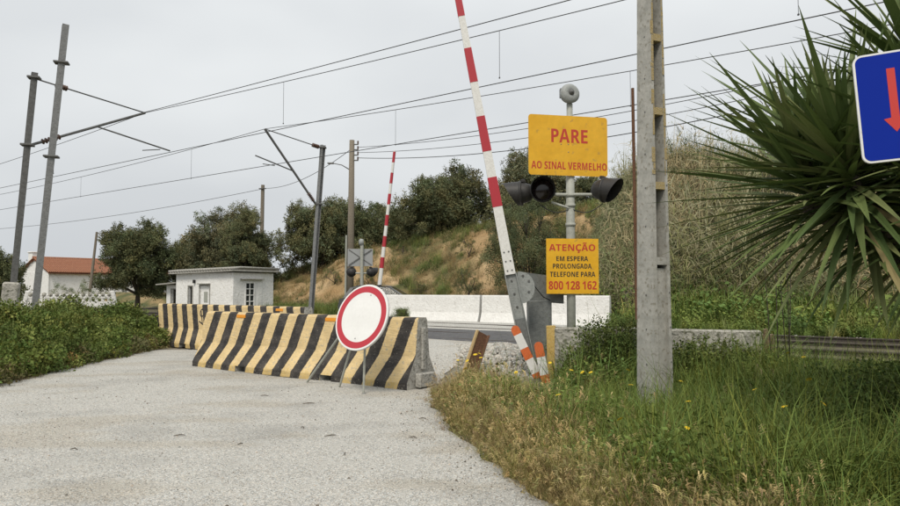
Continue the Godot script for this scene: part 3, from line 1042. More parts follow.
func crossing_signal() -> void:
	var base := ground_at(1.88, -11.2)
	var t := thing("crossing_signal", "pale grey signal post with two yellow warning boards, black lamps and bell", "signal", base)
	var top := 4.33 - base.y
	var st := begin(true)
	tube(st, [Vector3(0, -0.3, 0), Vector3(0, 2.0, 0), Vector3(0, 2.0, 0) + Vector3.UP * 0.02, Vector3(0, 3.1, 0)], [0.068, 0.068, 0.068, 0.064], 20)
	tube(st, [Vector3(0, 3.1, 0), Vector3(0, top, 0)], [0.048, 0.048], 16)
	obj("post", st, M.postpaint, t)
	for y in [2.46, 2.62, 2.16]:
		st = begin(true)
		lathe(st, Vector3(0, y, 0), Basis(Vector3.RIGHT, -PI / 2), [Vector2(0.066, -0.025), Vector2(0.078, -0.025), Vector2(0.078, 0.025), Vector2(0.066, 0.025)], 18)
		obj("collar", st, M.postpaint, t)
	# yellow board PARE / AO SINAL VERMELHO
	var b1 := sign_board(t, Vector3(-0.04, 3.645 - base.y, 0.10), deg_to_rad(12), 1.30, 0.94, 0.05)
	lettering("PARE", 0.60, 0.215, Vector3(0.02, 0.155, 0.002), M.signred, b1)
	lettering("AO SINAL VERMELHO", 1.24, 0.118, Vector3(0.015, -0.315, 0.002), M.signred, b1)
	for p in [Vector2(0.0, 0.02), Vector2(-0.12, 0.02), Vector2(0.0, -0.1)]:
		st = begin(true)
		lathe(st, Vector3(p.x, p.y, 0), Basis.IDENTITY, [Vector2(0.009, 0.0), Vector2(0.008, 0.004), Vector2(0.0, 0.005)], 8)
		obj("bolt", st, M.steel, b1)
	# yellow board ATENCAO
	var b2 := sign_board(t, Vector3(0.01, 1.772 - base.y, 0.10), deg_to_rad(6), 0.825, 0.85, 0.006)
	lettering("ATENÇÃO", 0.73, 0.165, Vector3(-0.005, 0.285, 0.002), M.signred, b2)
	lettering("EM ESPERA", 0.50, 0.075, Vector3(-0.005, 0.115, 0.002), M.signblack, b2)
	lettering("PROLONGADA", 0.61, 0.075, Vector3(-0.005, 0.0, 0.002), M.signblack, b2)
	lettering("TELEFONE PARA", 0.715, 0.078, Vector3(0.0, -0.125, 0.002), M.signblack, b2)
	for k in 3:
		lettering(["800", "128", "162"][k], 0.225, 0.13, Vector3((k - 1) * 0.265, -0.295, 0.002), M.signred, b2)
	# cross arms and lamps
	var cy := 2.87 - base.y
	rod("cross_arm", Vector3(-0.42, cy + 0.02, 0.03), Vector3(0.42, cy + 0.02, 0.03), 0.026, M.postpaint, t, 12)
	rod("brace", Vector3(-0.30, cy - 0.10, 0.03), Vector3(0.0, cy - 0.2, 0.05), 0.018, M.postpaint, t, 10)
	signal_lamp(t, Vector3(-0.44, 2.96 - base.y, 0.08), -0.10, 0.05)
	signal_lamp(t, Vector3(0.50, 2.96 - base.y, 0.06), 0.95, 0.12)
	signal_lamp(t, Vector3(-0.74, 2.93 - base.y, -0.10), -1.75, 0.08)
	st = begin(true)
	for s in [0.0, 1.0]:
		var pts := []
		var rr := []
		for k in 9:
			var u := k / 8.0
			pts.append(Vector3(lerpf(-0.5 + s * 1.0, 0.0, u), cy - 0.12 - 0.10 * sin(u * PI) - 0.08 * u, 0.05))
			rr.append(0.008)
		tube(st, pts, rr, 6)
	obj("lamp_cable", st, M.black, t)
	# warning bell on top
	var bb := Basis(Vector3.UP, 0.25) * Basis(Vector3.RIGHT, -0.12)
	var bc := Vector3(0.0, 4.48 - base.y, 0.06)
	st = begin(true)
	lathe(st, bc, bb, [Vector2(0.0, -0.11), Vector2(0.10, -0.11), Vector2(0.135, -0.085), Vector2(0.15, -0.03), Vector2(0.158, 0.0)], 32)
	st.set_smooth_group(1)
	lathe(st, bc, bb, [Vector2(0.158, 0.0), Vector2(0.15, 0.02), Vector2(0.11, 0.045), Vector2(0.055, 0.055), Vector2(0.05, 0.05), Vector2(0.035, 0.05)], 32)
	var bell := obj("bell", st, M.greypaint, t)
	st = begin(true)
	lathe(st, bc, bb, [Vector2(0.045, 0.045), Vector2(0.045, 0.065), Vector2(0.022, 0.075), Vector2(0.018, 0.095), Vector2(0.0, 0.098)], 18)
	obj("bell_nut", st, M.darksteel, bell)
	box_part("bracket", bc + Vector3(-0.11, 0.03, -0.10), Vector3(0.07, 0.14, 0.10), M.steel, bell)

func barrier_machine() -> void:
	var base := ground_at(1.36, -11.0)
	var t := thing("level_crossing_barrier", "raised red and white crossing barrier arm on grey cabinet beside signal post", "barrier gate", base)
	var o := -base
	var st := begin()
	box(st, Vector3(1.40, 0.62, -11.36) + o, Vector3(0.36, 1.24, 0.30), 0.012)
	var col := obj("cabinet_column", st, M.boxgrey, t)
	st = begin()
	box(st, Vector3(1.40, 0.14, -11.36) + o, Vector3(0.46, 0.10, 0.42), 0.01)
	obj("base_plate", st, M.boxgrey, col)
	st = begin()
	prism(st, PackedVector2Array([Vector2(-0.29, -0.16), Vector2(0.36, -0.22), Vector2(0.36, 0.14), Vector2(0.28, 0.20), Vector2(-0.26, 0.27)]), -0.2, 0.18)
	var hb := obj("head_box", st, M.boxgrey, t)
	hb.transform = Transform3D(Basis(Vector3.UP, 0.12), Vector3(1.40, 1.41, -11.42) + o)
	# the arm
	var foot := Vector3(1.15, 0.42, -10.74) + o
	var piv := Vector3(0.925, 1.50, -10.74) + o
	var dir := Vector3(-0.185, 1.0, 0.0).normalized()
	var x := dir.cross(Vector3.BACK).normalized()
	var bas := Basis(x, dir, x.cross(dir))
	var a0 := piv + dir * 0.14
	var L := 5.9
	var wid := func(l: float) -> float: return lerpf(0.155, 0.07, clampf(l / L, 0, 1))
	st = begin()
	var seg := func(s2: SurfaceTool, l0: float, l1: float, grow: float, depth: float) -> void:
		var w0: float = wid.call(l0) * 0.5 + grow
		var w1: float = wid.call(l1) * 0.5 + grow
		var dd := depth * 0.5 + grow
		var c := a0 + dir * (l0 + l1) * 0.5
		var p := []
		for e in [[l0, w0], [l1, w1]]:
			for s in [[-1, -1], [1, -1], [1, 1], [-1, 1]]:
				p.append(a0 + bas * Vector3(s[0] * e[1], e[0], s[1] * dd))
		for k in 4:
			var j := (k + 1) % 4
			quad(s2, p[k], p[j], p[4 + j], p[4 + k], c)
		quad(s2, p[0], p[1], p[2], p[3], c)
		quad(s2, p[4], p[5], p[6], p[7], c)
	seg.call(st, 0.0, L, 0.0, 0.06)
	var arm := obj("arm", st, M.armwhite, t)
	for r in [[1.03, 1.48], [1.88, 2.42], [2.95, 3.48], [3.98, 4.50], [5.0, 5.5]]:
		st = begin()
		seg.call(st, r[0], r[1], 0.003, 0.06)
		obj("red_band", st, M.armred, arm)
	st = begin()
	for k in 3:
		for s in [-0.035, 0.035]:
			lathe(st, a0 + bas * Vector3(s, 0.06 + 0.14 * k, 0.03), bas, [Vector2(0.012, 0.0), Vector2(0.012, 0.008), Vector2(0.0, 0.009)], 8)
	obj("bolt", st, M.darksteel, arm)
	# grey channel that carries the arm, running down to the counterweight end
	var d2 := (piv + dir * 0.16 - foot).normalized()
	var x2 := d2.cross(Vector3.BACK).normalized()
	var b2 := Basis(x2, d2, x2.cross(d2))
	st = begin()
	var ln := (piv + dir * 0.16).distance_to(foot)
	var mid := (piv + dir * 0.16 + foot) * 0.5
	box(st, mid + b2 * Vector3(0, 0, -0.02), Vector3(0.17, ln, 0.02), 0.003, b2)
	for s in [-1, 1]:
		box(st, mid + b2 * Vector3(0.082 * s, 0, 0.012), Vector3(0.014, ln + 0.004, 0.07), 0.003, b2)
	var ch := obj("arm_channel", st, M.greypaint, t)
	st = begin()
	box(st, foot + b2 * Vector3(0, 0.30, 0.02), Vector3(0.145, 0.56, 0.05), 0.006, b2)
	obj("counterweight", st, M.boxgrey, ch)
	st = begin()
	for l in [0.75, 0.95, 1.15]:
		lathe(st, foot + b2 * Vector3(0.0, l, -0.008), b2, [Vector2(0.016, 0.0), Vector2(0.016, 0.012), Vector2(0.0, 0.013)], 8)
	obj("bolt", st, M.darksteel, ch)
	# half-round drive plate
	var poly := PackedVector2Array([Vector2(0.0, -0.26), Vector2(0.0, 0.24)])
	for k in 11:
		var a := PI / 2 - PI * k / 10.0
		poly.append(Vector2(0.05 + cos(a) * 0.21, sin(a) * 0.24))
	st = begin()
	prism(st, poly, -0.012, 0.012)
	var pl := obj("drive_plate", st, M.greypaint, t)
	pl.position = Vector3(1.01, 1.44, -10.80) + o
	st = begin()
	for p in [Vector2(0.17, 0.10), Vector2(0.17, -0.06), Vector2(0.08, 0.18)]:
		lathe(st, Vector3(p.x, p.y, 0.012), Basis.IDENTITY, [Vector2(0.018, 0.0), Vector2(0.018, 0.012), Vector2(0.0, 0.014)], 8)
	obj("bolt", st, M.darksteel, pl)
	st = begin(true)
	tube(st, [Vector3(1.16, 1.62, -10.82) + o, Vector3(1.30, 1.45, -11.0) + o, Vector3(1.44, 1.30, -11.16) + o, Vector3(1.56, 1.24, -11.2) + o], [0.007, 0.007, 0.007, 0.007], 6)
	obj("cable", st, M.black, t)

func far_side_crossing() -> void:
	var base := ground_at(-3.55, -29.0)
	var t := thing("crossing_signal", "distant crossing signal seen from behind with grey braced board and two lamps", "signal", base)
	rod("post", Vector3(0, -0.2, 0), Vector3(0, 3.35 - base.y, 0), 0.07, M.postpaint, t, 12)
	var st := begin()
	box(st, Vector3(-0.08, 2.69 - base.y, -0.10), Vector3(1.02, 0.70, 0.012), 0.003)
	obj("sign_board", st, M.signback, t)
	for s in [-1, 1]:
		st = begin()
		box(st, Vector3(-0.08, 2.69 - base.y, -0.083 + 0.012 * s), Vector3(1.12, 0.045, 0.02), 0.002, Basis(Vector3.BACK, s * 0.6))
		obj("brace", st, M.darksteel, t)
	signal_lamp(t, Vector3(-0.42, 2.1 - base.y, -0.05), PI + 0.3, 0.0)
	signal_lamp(t, Vector3(0.36, 2.1 - base.y, -0.05), PI - 0.9, 0.0)
	rod("cross_arm", Vector3(-0.36, 2.06 - base.y, -0.02), Vector3(0.36, 2.06 - base.y, -0.02), 0.03, M.postpaint, t, 8)
	st = begin(true)
	lathe(st, Vector3(-0.06, 3.3 - base.y, 0), Basis(Vector3.UP, -1.2), [Vector2(0.0, -0.1), Vector2(0.13, -0.1), Vector2(0.15, 0.0), Vector2(0.1, 0.05), Vector2(0, 0.06)], 18)
	obj("bell", st, M.greypaint, t)
	# its raised arm
	base = ground_at(-2.85, -29.0)
	t = thing("level_crossing_barrier", "distant raised red and white barrier arm in front of the bare bank", "barrier gate", base)
	box_part("cabinet", Vector3(0, 0.5, 0), Vector3(0.4, 1.2, 0.4), M.boxgrey, t, 0.02)
	var a := Vector3(0.02, 1.2, 0.25)
	var tip := Vector3(-2.23, 6.98, -29.0) - base + Vector3(0, 0, 0.25)
	rod("arm", a, tip, 0.085, M.armwhite, t, 8, 0.05)
	var v0 := 0.155
	for k in 6:
		var f0 := v0 + k * 0.152
		var p := a.lerp(tip, f0)
		var q := a.lerp(tip, minf(f0 + 0.077, 1.0))
		rod("red_band", p, q, lerpf(0.090, 0.054, f0), M.armred, t, 8, lerpf(0.090, 0.054, f0 + 0.077))

func delineator(at: Vector3, lean: float, yaw: float, l: float, bands: Array, label: String) -> void:
	var t := thing("marker_board", label, "marker board", at, yaw)
	var w := 0.125
	var b := Basis(Vector3.BACK, lean)
	for k in bands.size() - 1:
		var y0: float = bands[k] * l
		var y1: float = bands[k + 1] * l
		var p := PackedVector2Array([Vector2(-w / 2, y0), Vector2(w / 2, y0)])
		if k == bands.size() - 2:
			for i in 9:
				var a := PI * i / 8.0
				p.append(Vector2(cos(a) * w / 2, y1 - w / 2 + sin(a) * w / 2))
		else:
			p.append(Vector2(w / 2, y1)); p.append(Vector2(-w / 2, y1))
		var st := begin()
		prism(st, p, -0.006, 0.006)
		var o := obj("orange_band" if k % 2 == 0 else "white_band", st, M.orange if k % 2 == 0 else M.discwhite, t)
		o.basis = b
	rod("stake", b * Vector3(0, -0.25, -0.02), b * Vector3(0, l * 0.5, -0.02), 0.012, M.steel, t, 6)

func blue_sign() -> void:
	var c := Vector3(2.515, 2.42, -3.80)
	var t := thing("priority_road_sign", "blue square road sign with red downward arrow, in front of spiky yucca", "road sign", Vector3(c.x, 0, c.z))
	var b := Basis(Vector3.UP, deg_to_rad(-22)) * Basis(Vector3.BACK, deg_to_rad(3.8))
	var holder := Vector3(0, c.y, 0)
	var st := begin()
	prism(st, rounded(0.60, 0.60, 0.045), -0.022, 0.0)
	var o := obj("panel", st, M.discwhite, t)
	o.transform = Transform3D(b, holder)
	st = begin()
	prism(st, rounded(0.578, 0.578, 0.036), 0.0, 0.0016)
	obj("blue_field", st, M.blue, o)
	var red := PackedVector2Array([Vector2(-0.02, 0.20), Vector2(0.02, 0.20), Vector2(0.02, -0.07), Vector2(0.055, -0.075), Vector2(0.0, -0.15), Vector2(-0.055, -0.075), Vector2(-0.02, -0.07)])
	st = begin()
	prism(st, red, 0.0016, 0.003)
	var r := obj("red_arrow", st, M.bluered, o)
	r.position = Vector3(-0.125, 0.005, 0)
	var wh := PackedVector2Array([Vector2(-0.03, -0.20), Vector2(0.03, -0.20), Vector2(0.03, 0.07), Vector2(0.085, 0.07), Vector2(0.0, 0.21), Vector2(-0.085, 0.07), Vector2(-0.03, 0.07)])
	st = begin()
	prism(st, wh, 0.0016, 0.003)
	var a := obj("white_arrow", st, M.discwhite, o)
	a.position.x = 0.12
	rod("post", Vector3(0.06, -0.1, -0.07), Vector3(0.06, c.y + 0.33, -0.07), 0.03, M.steel, t, 14)

# ------------------------------------------------------------------ poles and wires
func lean_basis(a: Vector3, b: Vector3, face: Vector3) -> Basis:
	var y := (b - a).normalized()
	var z := (face - y * face.dot(y)).normalized()
	return Basis(y.cross(z), y, z)

func h_mast(t: Node3D, a: Vector3, b: Vector3, w: float, face: Vector3, m: Material) -> MeshInstance3D:
	var bs := lean_basis(a, b, face)
	var l := a.distance_to(b)
	var c := (a + b) * 0.5
	var st := begin()
	for s in [-1, 1]:
		box(st, c + bs * Vector3(0, 0, s * w * 0.46), Vector3(w, l, w * 0.08), 0.003, bs)
	box(st, c, Vector3(w * 0.07, l - 0.004, w * 0.84), 0.002, bs)
	return obj("post", st, m, t)

func insulator(t: Node, a: Vector3, b: Vector3) -> void:
	var d := (b - a).normalized()
	var l := a.distance_to(b)
	var bs := lean_basis(a, b, Vector3(0.3, 0.2, 1.0))
	bs = Basis(bs.z, bs.x, bs.y)
	var prof := [Vector2(0.0, 0.0), Vector2(0.035, 0.0)]
	var n := 6
	for k in n:
		var y := l * (k + 0.15) / n
		prof.append_array([Vector2(0.04, y), Vector2(0.085, y + l * 0.4 / n), Vector2(0.04, y + l * 0.75 / n)])
	prof.append(Vector2(0.0, l))
	var st := begin()
	lathe(st, a, bs, prof, 12)
	obj("insulator", st, M.insul, t)

func wire(called: String, label: String, a: Vector3, b: Vector3, sag: float, r: float, droppers := []) -> void:
	var t := thing(called, label, "wire", a)
	var pts := []
	var rr := []
	var n := 40
	for i in n + 1:
		var u := float(i) / n
		pts.append(a.lerp(b, u) - Vector3(0, 4.0 * sag * u * (1 - u), 0) - a)
		rr.append(r)
	var st := begin(true)
	tube(st, pts, rr, 5)
	obj("strand", st, M.wire, t)
	for d in droppers:
		var dl: Vector3 = a + pts[int(d[0] * n)]
		rod("dropper", dl - a, Vector3(dl.x, d[1], dl.z) - a, 0.005, M.wire, t, 4)
		st = begin()
		box(st, Vector3(dl.x, d[1], dl.z) - a, Vector3(0.03, 0.03, 0.03), 0.005)
		obj("clip", st, M.wire, t)

func poles_and_wires() -> void:
	# mast with the cantilever of the first track
	var a := Vector3(-12.22, 0.0, -20.0)
	var t := thing("catenary_mast", "dark steel mast on a concrete footing, holding a wire bracket over the rails", "mast", a)
	var top := Vector3(-11.69, 7.5, -20.0)
	h_mast(t, Vector3.ZERO, top - a, 0.165, Vector3(0.55, 0, 0.83), M.darksteel)
	var st := begin()
	box(st, Vector3(0.02, 0.8, 0.02), Vector3(0.42, 1.62, 0.42), 0.05, Basis(Vector3.UP, 0.5) * Basis(Vector3.BACK, -0.06))
	obj("footing", st, M.oldwall, t)
	var cant := Vector3(-10.02, 7.2, -23.4) - a
	var tie0 := Vector3(-11.72, 7.36, -20.1) - a
	var low0 := Vector3(-11.9, 5.45, -20.12) - a
	rod("top_tie", tie0, cant, 0.022, M.darksteel, t, 8)
	rod("bracket_tube", low0, cant, 0.04, M.darksteel, t, 10)
	insulator(t, low0.lerp(cant, 0.10), low0.lerp(cant, 0.25))
	insulator(t, tie0.lerp(cant, 0.16), tie0.lerp(cant, 0.26))
	var rj := low0.lerp(cant, 0.55)
	var re := Vector3(-9.25, 5.98, -23.6) - a
	rod("registration_arm", rj, re, 0.025, M.darksteel, t, 8)
	rod("steady_arm", rj.lerp(re, 0.86) + Vector3(0, -0.06, 0), Vector3(-9.95, 5.90, -23.1) - a, 0.016, M.darksteel, t, 6)
	for y in [7.36, 5.45]:
		var p := Vector3.ZERO.lerp(top - a, y / 7.5)
		box_part("clamp", p, Vector3(0.32, 0.06, 0.28), M.darksteel, t, 0.01, Basis(Vector3.UP, 0.3))
	# bare mast beside it
	a = Vector3(-10.42, 0.0, -18.0)
	t = thing("catenary_mast", "tall light grey steel mast without a bracket, standing just behind the hedge", "mast", a)
	top = Vector3(-9.77, 8.13, -18.0) - a
	h_mast(t, Vector3.ZERO, top, 0.155, Vector3(0.55, 0, 0.83), M.steel)
	for y in [7.15, 4.75]:
		var p := Vector3.ZERO.lerp(top, y / 8.13)
		box_part("clamp", p, Vector3(0.34, 0.05, 0.26), M.darksteel, t, 0.01, Basis(Vector3.UP, 0.3))
	# mast across the rails
	a = Vector3(-5.36, 0.1, -27.7)
	t = thing("catenary_mast", "leaning grey steel mast with a wire bracket, between the white hut and telegraph pole", "mast", a)
	top = Vector3(-4.93, 7.0, -27.7) - a
	h_mast(t, Vector3.ZERO, top, 0.155, Vector3(-0.6, 0, 0.8), M.steel)
	cant = Vector3(-6.75, 7.25, -26.0) - a
	tie0 = Vector3(-5.0, 6.88, -27.6) - a
	low0 = Vector3(-5.18, 4.7, -27.6) - a
	rod("top_tie", tie0, cant, 0.02, M.darksteel, t, 8)
	rod("bracket_tube", low0, cant, 0.045, M.darksteel, t, 10)
	insulator(t, low0.lerp(cant, 0.04), low0.lerp(cant, 0.15))
	insulator(t, tie0.lerp(cant, 0.03), tie0.lerp(cant, 0.16))
	rj = low0.lerp(cant, 0.45)
	re = Vector3(-7.0, 6.22, -25.7) - a
	rod("registration_arm", rj, re, 0.025, M.darksteel, t, 8)
	rod("steady_arm", rj.lerp(re, 0.5) + Vector3(0, -0.08, 0), Vector3(-6.78, 5.95, -25.9) - a, 0.016, M.darksteel, t, 6)
	for y in [6.8, 4.6]:
		box_part("clamp", Vector3.ZERO.lerp(top, y / 6.9), Vector3(0.26, 0.06, 0.24), M.darksteel, t, 0.01)
	# overhead line of the first track
	var ca := 5.87
	var hang := []
	for f in [0.16, 0.30, 0.44, 0.58, 0.72]: hang.append([f, ca])
	wire("contact_wire", "straight lower contact wire over the first track, clipped to the dark mast's bracket", on_track(50, 0, ca), on_track(-30, 0, ca), 0.0, 0.011)
	var s0 := 11.7
	wire("messenger_wire", "sagging carrier wire with thin droppers over the first track", Vector3(-10.02, 7.2, -23.4), on_track(-34, 0, 7.2), 0.38, 0.010, hang)
	wire("messenger_wire", "carrier wire running left from the dark mast's bracket", Vector3(-10.02, 7.2, -23.4), on_track(57, 0, 7.2), 0.5, 0.010, [[0.15, ca], [0.4, ca]])
	wire("feeder_wire", "uppermost nearly straight wire running right from the dark mast's bracket", Vector3(-10.02, 7.22, -23.4), on_track(-34, -0.05, 7.25), 0.12, 0.011)
	# overhead line of the second track
	hang = []
	for f in [0.14, 0.28, 0.42, 0.56, 0.7]: hang.append([f, ca])
	wire("contact_wire", "straight lower contact wire over the second track, clipped to the leaning mast's bracket", on_track(60, QB, ca), on_track(-30, QB, ca), 0.0, 0.012)
	wire("messenger_wire", "sagging carrier wire with thin droppers over the second track", Vector3(-6.75, 7.25, -26.0), on_track(-40, QB, 7.25), 0.65, 0.011, hang)
	wire("messenger_wire", "carrier wire running left from the leaning mast's bracket", Vector3(-6.75, 7.25, -26.0), on_track(58, QB, 7.25), 0.5, 0.011, [[0.12, ca], [0.3, ca]])
	# telegraph pole with street lamp
	a = ground_at(-5.55, -40.0)
	t = thing("telegraph_pole", "tall brown timber pole with cable brackets and small lamp arm, behind distant signal", "pole", a)
	st = begin(true)
	tube(st, [Vector3(0, -0.5, 0), Vector3(0.03, 4.5, 0), Vector3(0.06, 9.75 - a.y, 0)], [0.21, 0.18, 0.14], 12)
	obj("shaft", st, M.timberpole, t)
	rod("cable_guard", Vector3(-0.24, -0.2, 0.1), Vector3(-0.2, 3.9, 0.08), 0.06, M.postpaint, t, 8)
	st = begin(true)
	tube(st, [Vector3(0.0, 8.05 - a.y, 0), Vector3(-0.5, 8.35 - a.y, 0), Vector3(-1.0, 8.45 - a.y, 0)], [0.03, 0.028, 0.025], 8)
	box(st, Vector3(-1.12, 8.45 - a.y, 0), Vector3(0.38, 0.09, 0.16), 0.03)
	obj("lamp_arm", st, M.steel, t)
	for y in [9.5, 9.2, 8.9, 8.6]:
		box_part("cable_bracket", Vector3(0.18, y - a.y, 0.05), Vector3(0.5, 0.06, 0.08), M.darksteel, t, 0.01)
		rod("pin_insulator", Vector3(0.40, y - a.y + 0.03, 0.05), Vector3(0.40, y - a.y + 0.2, 0.05), 0.045, M.insul, t, 8)
	var pa := Vector3(-5.1, 9.35, -40.0)
	var pb := Vector3(13.75, 7.9, -18.0)
	for k in 3:
		wire("telephone_cable", ["black cable from the telegraph pole towards the right, highest of three", "black cable from the telegraph pole towards the right, middle of three", "black cable from the telegraph pole towards the right, lowest of three"][k], pa - Vector3(0, 0.3 * k, 0), pb - Vector3(0, 0.25 * k, 0), [0.5, 0.62, 0.8][k], 0.014 if k < 2 else 0.018)
	a = ground_at(13.75, -18.0)
	t = thing("telegraph_pole", "timber cable pole standing among the reeds on the bank", "pole", a)
	rod("shaft", Vector3(0, -0.5, 0), Vector3(0, 8.1 - a.y, 0), 0.14, M.timberpole, t, 12, 0.11)
	box_part("cable_bracket", Vector3(0, 7.6 - a.y, 0.1), Vector3(0.5, 0.06, 0.1), M.darksteel, t, 0.01)
	# pole behind the hut
	a = ground_at(-15.75, -60.0)
	t = thing("telegraph_pole", "distant brown timber pole rising behind the white hut", "pole", a)
	rod("shaft", Vector3(0, -0.5, 0), Vector3(0.07, 10.13 - a.y, 0), 0.19, M.timberpole, t, 12, 0.15)
	box_part("cable_bracket", Vector3(0.1, 9.8 - a.y, 0.2), Vector3(0.6, 0.08, 0.1), M.darksteel, t, 0.01)
	wire("telephone_cable", "cable between the two timber poles behind the leaning mast", Vector3(-5.6, 9.2, -40.0), Vector3(-15.7, 9.85, -60.0), 0.6, 0.018)
	wire("telephone_cable", "long thin cable running left from the pole behind the hut", Vector3(-15.7, 9.8, -60.0), Vector3(-75.0, 9.0, -95.0), 1.2, 0.02)
	# leaning pole by the house
	a = ground_at(-22.6, -45.0)
	t = thing("telegraph_pole", "thin leaning brown pole in front of the tiled house", "pole", a)
	rod("shaft", Vector3(0, -0.3, 0), Vector3(-22.12, 4.99, -45.0) - a, 0.1, M.timberpole, t, 10, 0.07)
	# thin rusty rod by the concrete pole
	a = ground_at(3.42, -13.4)
	t = thing("steel_rod", "thin rusty red steel post behind the tall concrete pole", "post", a)
	rod("shaft", Vector3(0.05, -0.2, 0), Vector3(3.44, 5.2, -13.4) - a, 0.035, M.rust, t, 6, 0.03)

func taper(st: SurfaceTool, x0: float, x1: float, z0: float, z1: float, ya: float, yb: float, sc: Callable) -> void:
	var p := []
	for y in [ya, yb]:
		var k: float = sc.call(y)
		for c in [[x0, z0], [x1, z0], [x1, z1], [x0, z1]]:
			p.append(Vector3(c[0] * k, y, c[1] * k))
	var o := Vector3.ZERO
	for q in p: o += q / 8.0
	for k in 4:
		var j := (k + 1) % 4
		quad(st, p[k], p[j], p[4 + j], p[4 + k], o)
	quad(st, p[0], p[1], p[2], p[3], o)
	quad(st, p[4], p[5], p[6], p[7], o)

func concrete_pole() -> void:
	var t := thing("concrete_pole", "tall grey concrete pole with recessed face and yellow lichen, standing in the grass", "pole", Vector3(2.385, 0.0, -8.45), deg_to_rad(24))
	# local +Z is the recessed face; -X the plain broad face on the left
	var sc := func(y: float) -> float: return lerpf(1.0, 0.50, clampf(y / 8.2, 0.0, 1.0))
	var A := 0.138
	var D := 0.165
	var st := begin()
	# plain lower shaft with a shallow groove, then flanges and web above
	taper(st, -A, -0.075, -D, D, -0.4, 8.2, sc)
	taper(st, 0.092, A, -D, D, -0.4, 8.2, sc)
	obj("flange", st, M.pole, t)
	st = begin()
	taper(st, -0.074, 0.091, -D * 0.9, D - 0.05, -0.4, 1.66, sc)
	taper(st, -0.074, 0.091, -D * 0.5, -D * 0.2, 1.66, 8.2, sc)
	obj("web", st, M.pole, t)
	for i in 8:
		var y := 1.70 + 0.88 * i
		st = begin()
		taper(st, -0.073, 0.090, -D * 0.19, D - 0.008, y, y + 0.085, sc)
		obj("cross_bar", st, M.lichen if i > 0 else M.pole, t)
	# crusts of yellow lichen along the edges of the recess
	for side in [[-0.135, -0.077], [0.094, 0.136]]:
		var y := 2.75
		while y < 7.6:
			var l := rng.randf_range(0.05, 0.22)
			if rng.randf() < 0.8:
				st = begin()
				var w := rng.randf_range(0.2, 1.0)
				var x0: float = lerpf(side[1], side[0], w) if side[0] < 0 else side[0]
				var x1: float = side[1] if side[0] < 0 else lerpf(side[0], side[1], w)
				taper(st, x0, x1, D - 0.004, D + 0.004, y, y + l, sc)
				obj("lichen_crust", st, M.lichen, t)
			y += l + 0.01
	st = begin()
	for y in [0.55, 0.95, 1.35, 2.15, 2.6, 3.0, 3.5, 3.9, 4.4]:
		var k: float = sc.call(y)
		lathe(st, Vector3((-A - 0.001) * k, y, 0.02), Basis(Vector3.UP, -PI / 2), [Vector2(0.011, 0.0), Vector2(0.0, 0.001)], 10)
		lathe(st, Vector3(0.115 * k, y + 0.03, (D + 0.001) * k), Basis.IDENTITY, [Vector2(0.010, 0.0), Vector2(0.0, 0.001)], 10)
	obj("bolt_hole_disc", st, M.darksteel, t)  # dark discs on the faces, their colour standing in for shade in holes

func low_wall() -> void:
	var a := Vector2(1.53, -10.55)
	var b := Vector2(4.2, -9.75)
	var d := (b - a).normalized()
	var m := (a + b) * 0.5
	var t := thing("concrete_wall", "low weathered concrete wall behind the tall concrete pole, weeds growing against it", "wall", Vector3(m.x, 0, m.y), atan2(-d.y, d.x))
	var L := a.distance_to(b)
	for k in 2:
		var st := begin()
		box(st, Vector3((k - 0.5) * L * 0.5, 0.36, 0), Vector3(L * 0.5 - 0.008, 1.0, 0.2), 0.018)
		obj("panel", st, M.oldwall, t)
	# yellow plank at its left end, timber stump at its right end
	t = thing("yellow_plank", "upright yellow painted plank at the end of low concrete wall", "plank", Vector3(1.47, 0.0, -10.48), 0.1)
	box_part("board", Vector3(0, 0.40, 0), Vector3(0.13, 0.98, 0.035), M.plank, t, 0.005, Basis(Vector3.BACK, 0.02))
	var g := ground_at(4.32, -9.85)
	t = thing("timber_post", "short broken timber stump beside the rails at the wall's end", "post", g)
	var st := begin()
	tube(st, [Vector3(0, -0.2, 0), Vector3(0.01, 0.25, 0), Vector3(-0.01, 0.50, 0.01)], [0.11, 0.10, 0.085], 9)
	box(st, Vector3(-0.03, 0.53, 0.02), Vector3(0.06, 0.10, 0.05), 0.01, Basis(Vector3.BACK, 0.2))
	obj("stump", st, M.timber, t)
	# rusty beam leaning
	g = Vector3(0.24, 0.05, -10.92)
	t = thing("steel_beam", "rusty steel beam with a yellow edge stuck slanting in the gravel", "beam", g)
	var tip := Vector3(0.50, 0.74, -11.2) - g
	var foot := Vector3(-0.02, -0.1, 0.02)
	var bs := lean_basis(foot, tip, Vector3(0.5, 0, 0.85))
	var l := foot.distance_to(tip)
	var c := (foot + tip) * 0.5
	st = begin()
	box(st, c, Vector3(0.20, l, 0.014), 0.002, bs)
	box(st, c + bs * Vector3(0.10, 0, 0.02), Vector3(0.014, l + 0.003, 0.10), 0.002, bs)
	obj("channel", st, M.rust, t)
	st = begin()
	box(st, c + bs * Vector3(-0.10, 0, 0.0), Vector3(0.03, l + 0.004, 0.05), 0.002, bs)
	obj("painted_edge", st, M.timberedge, t)

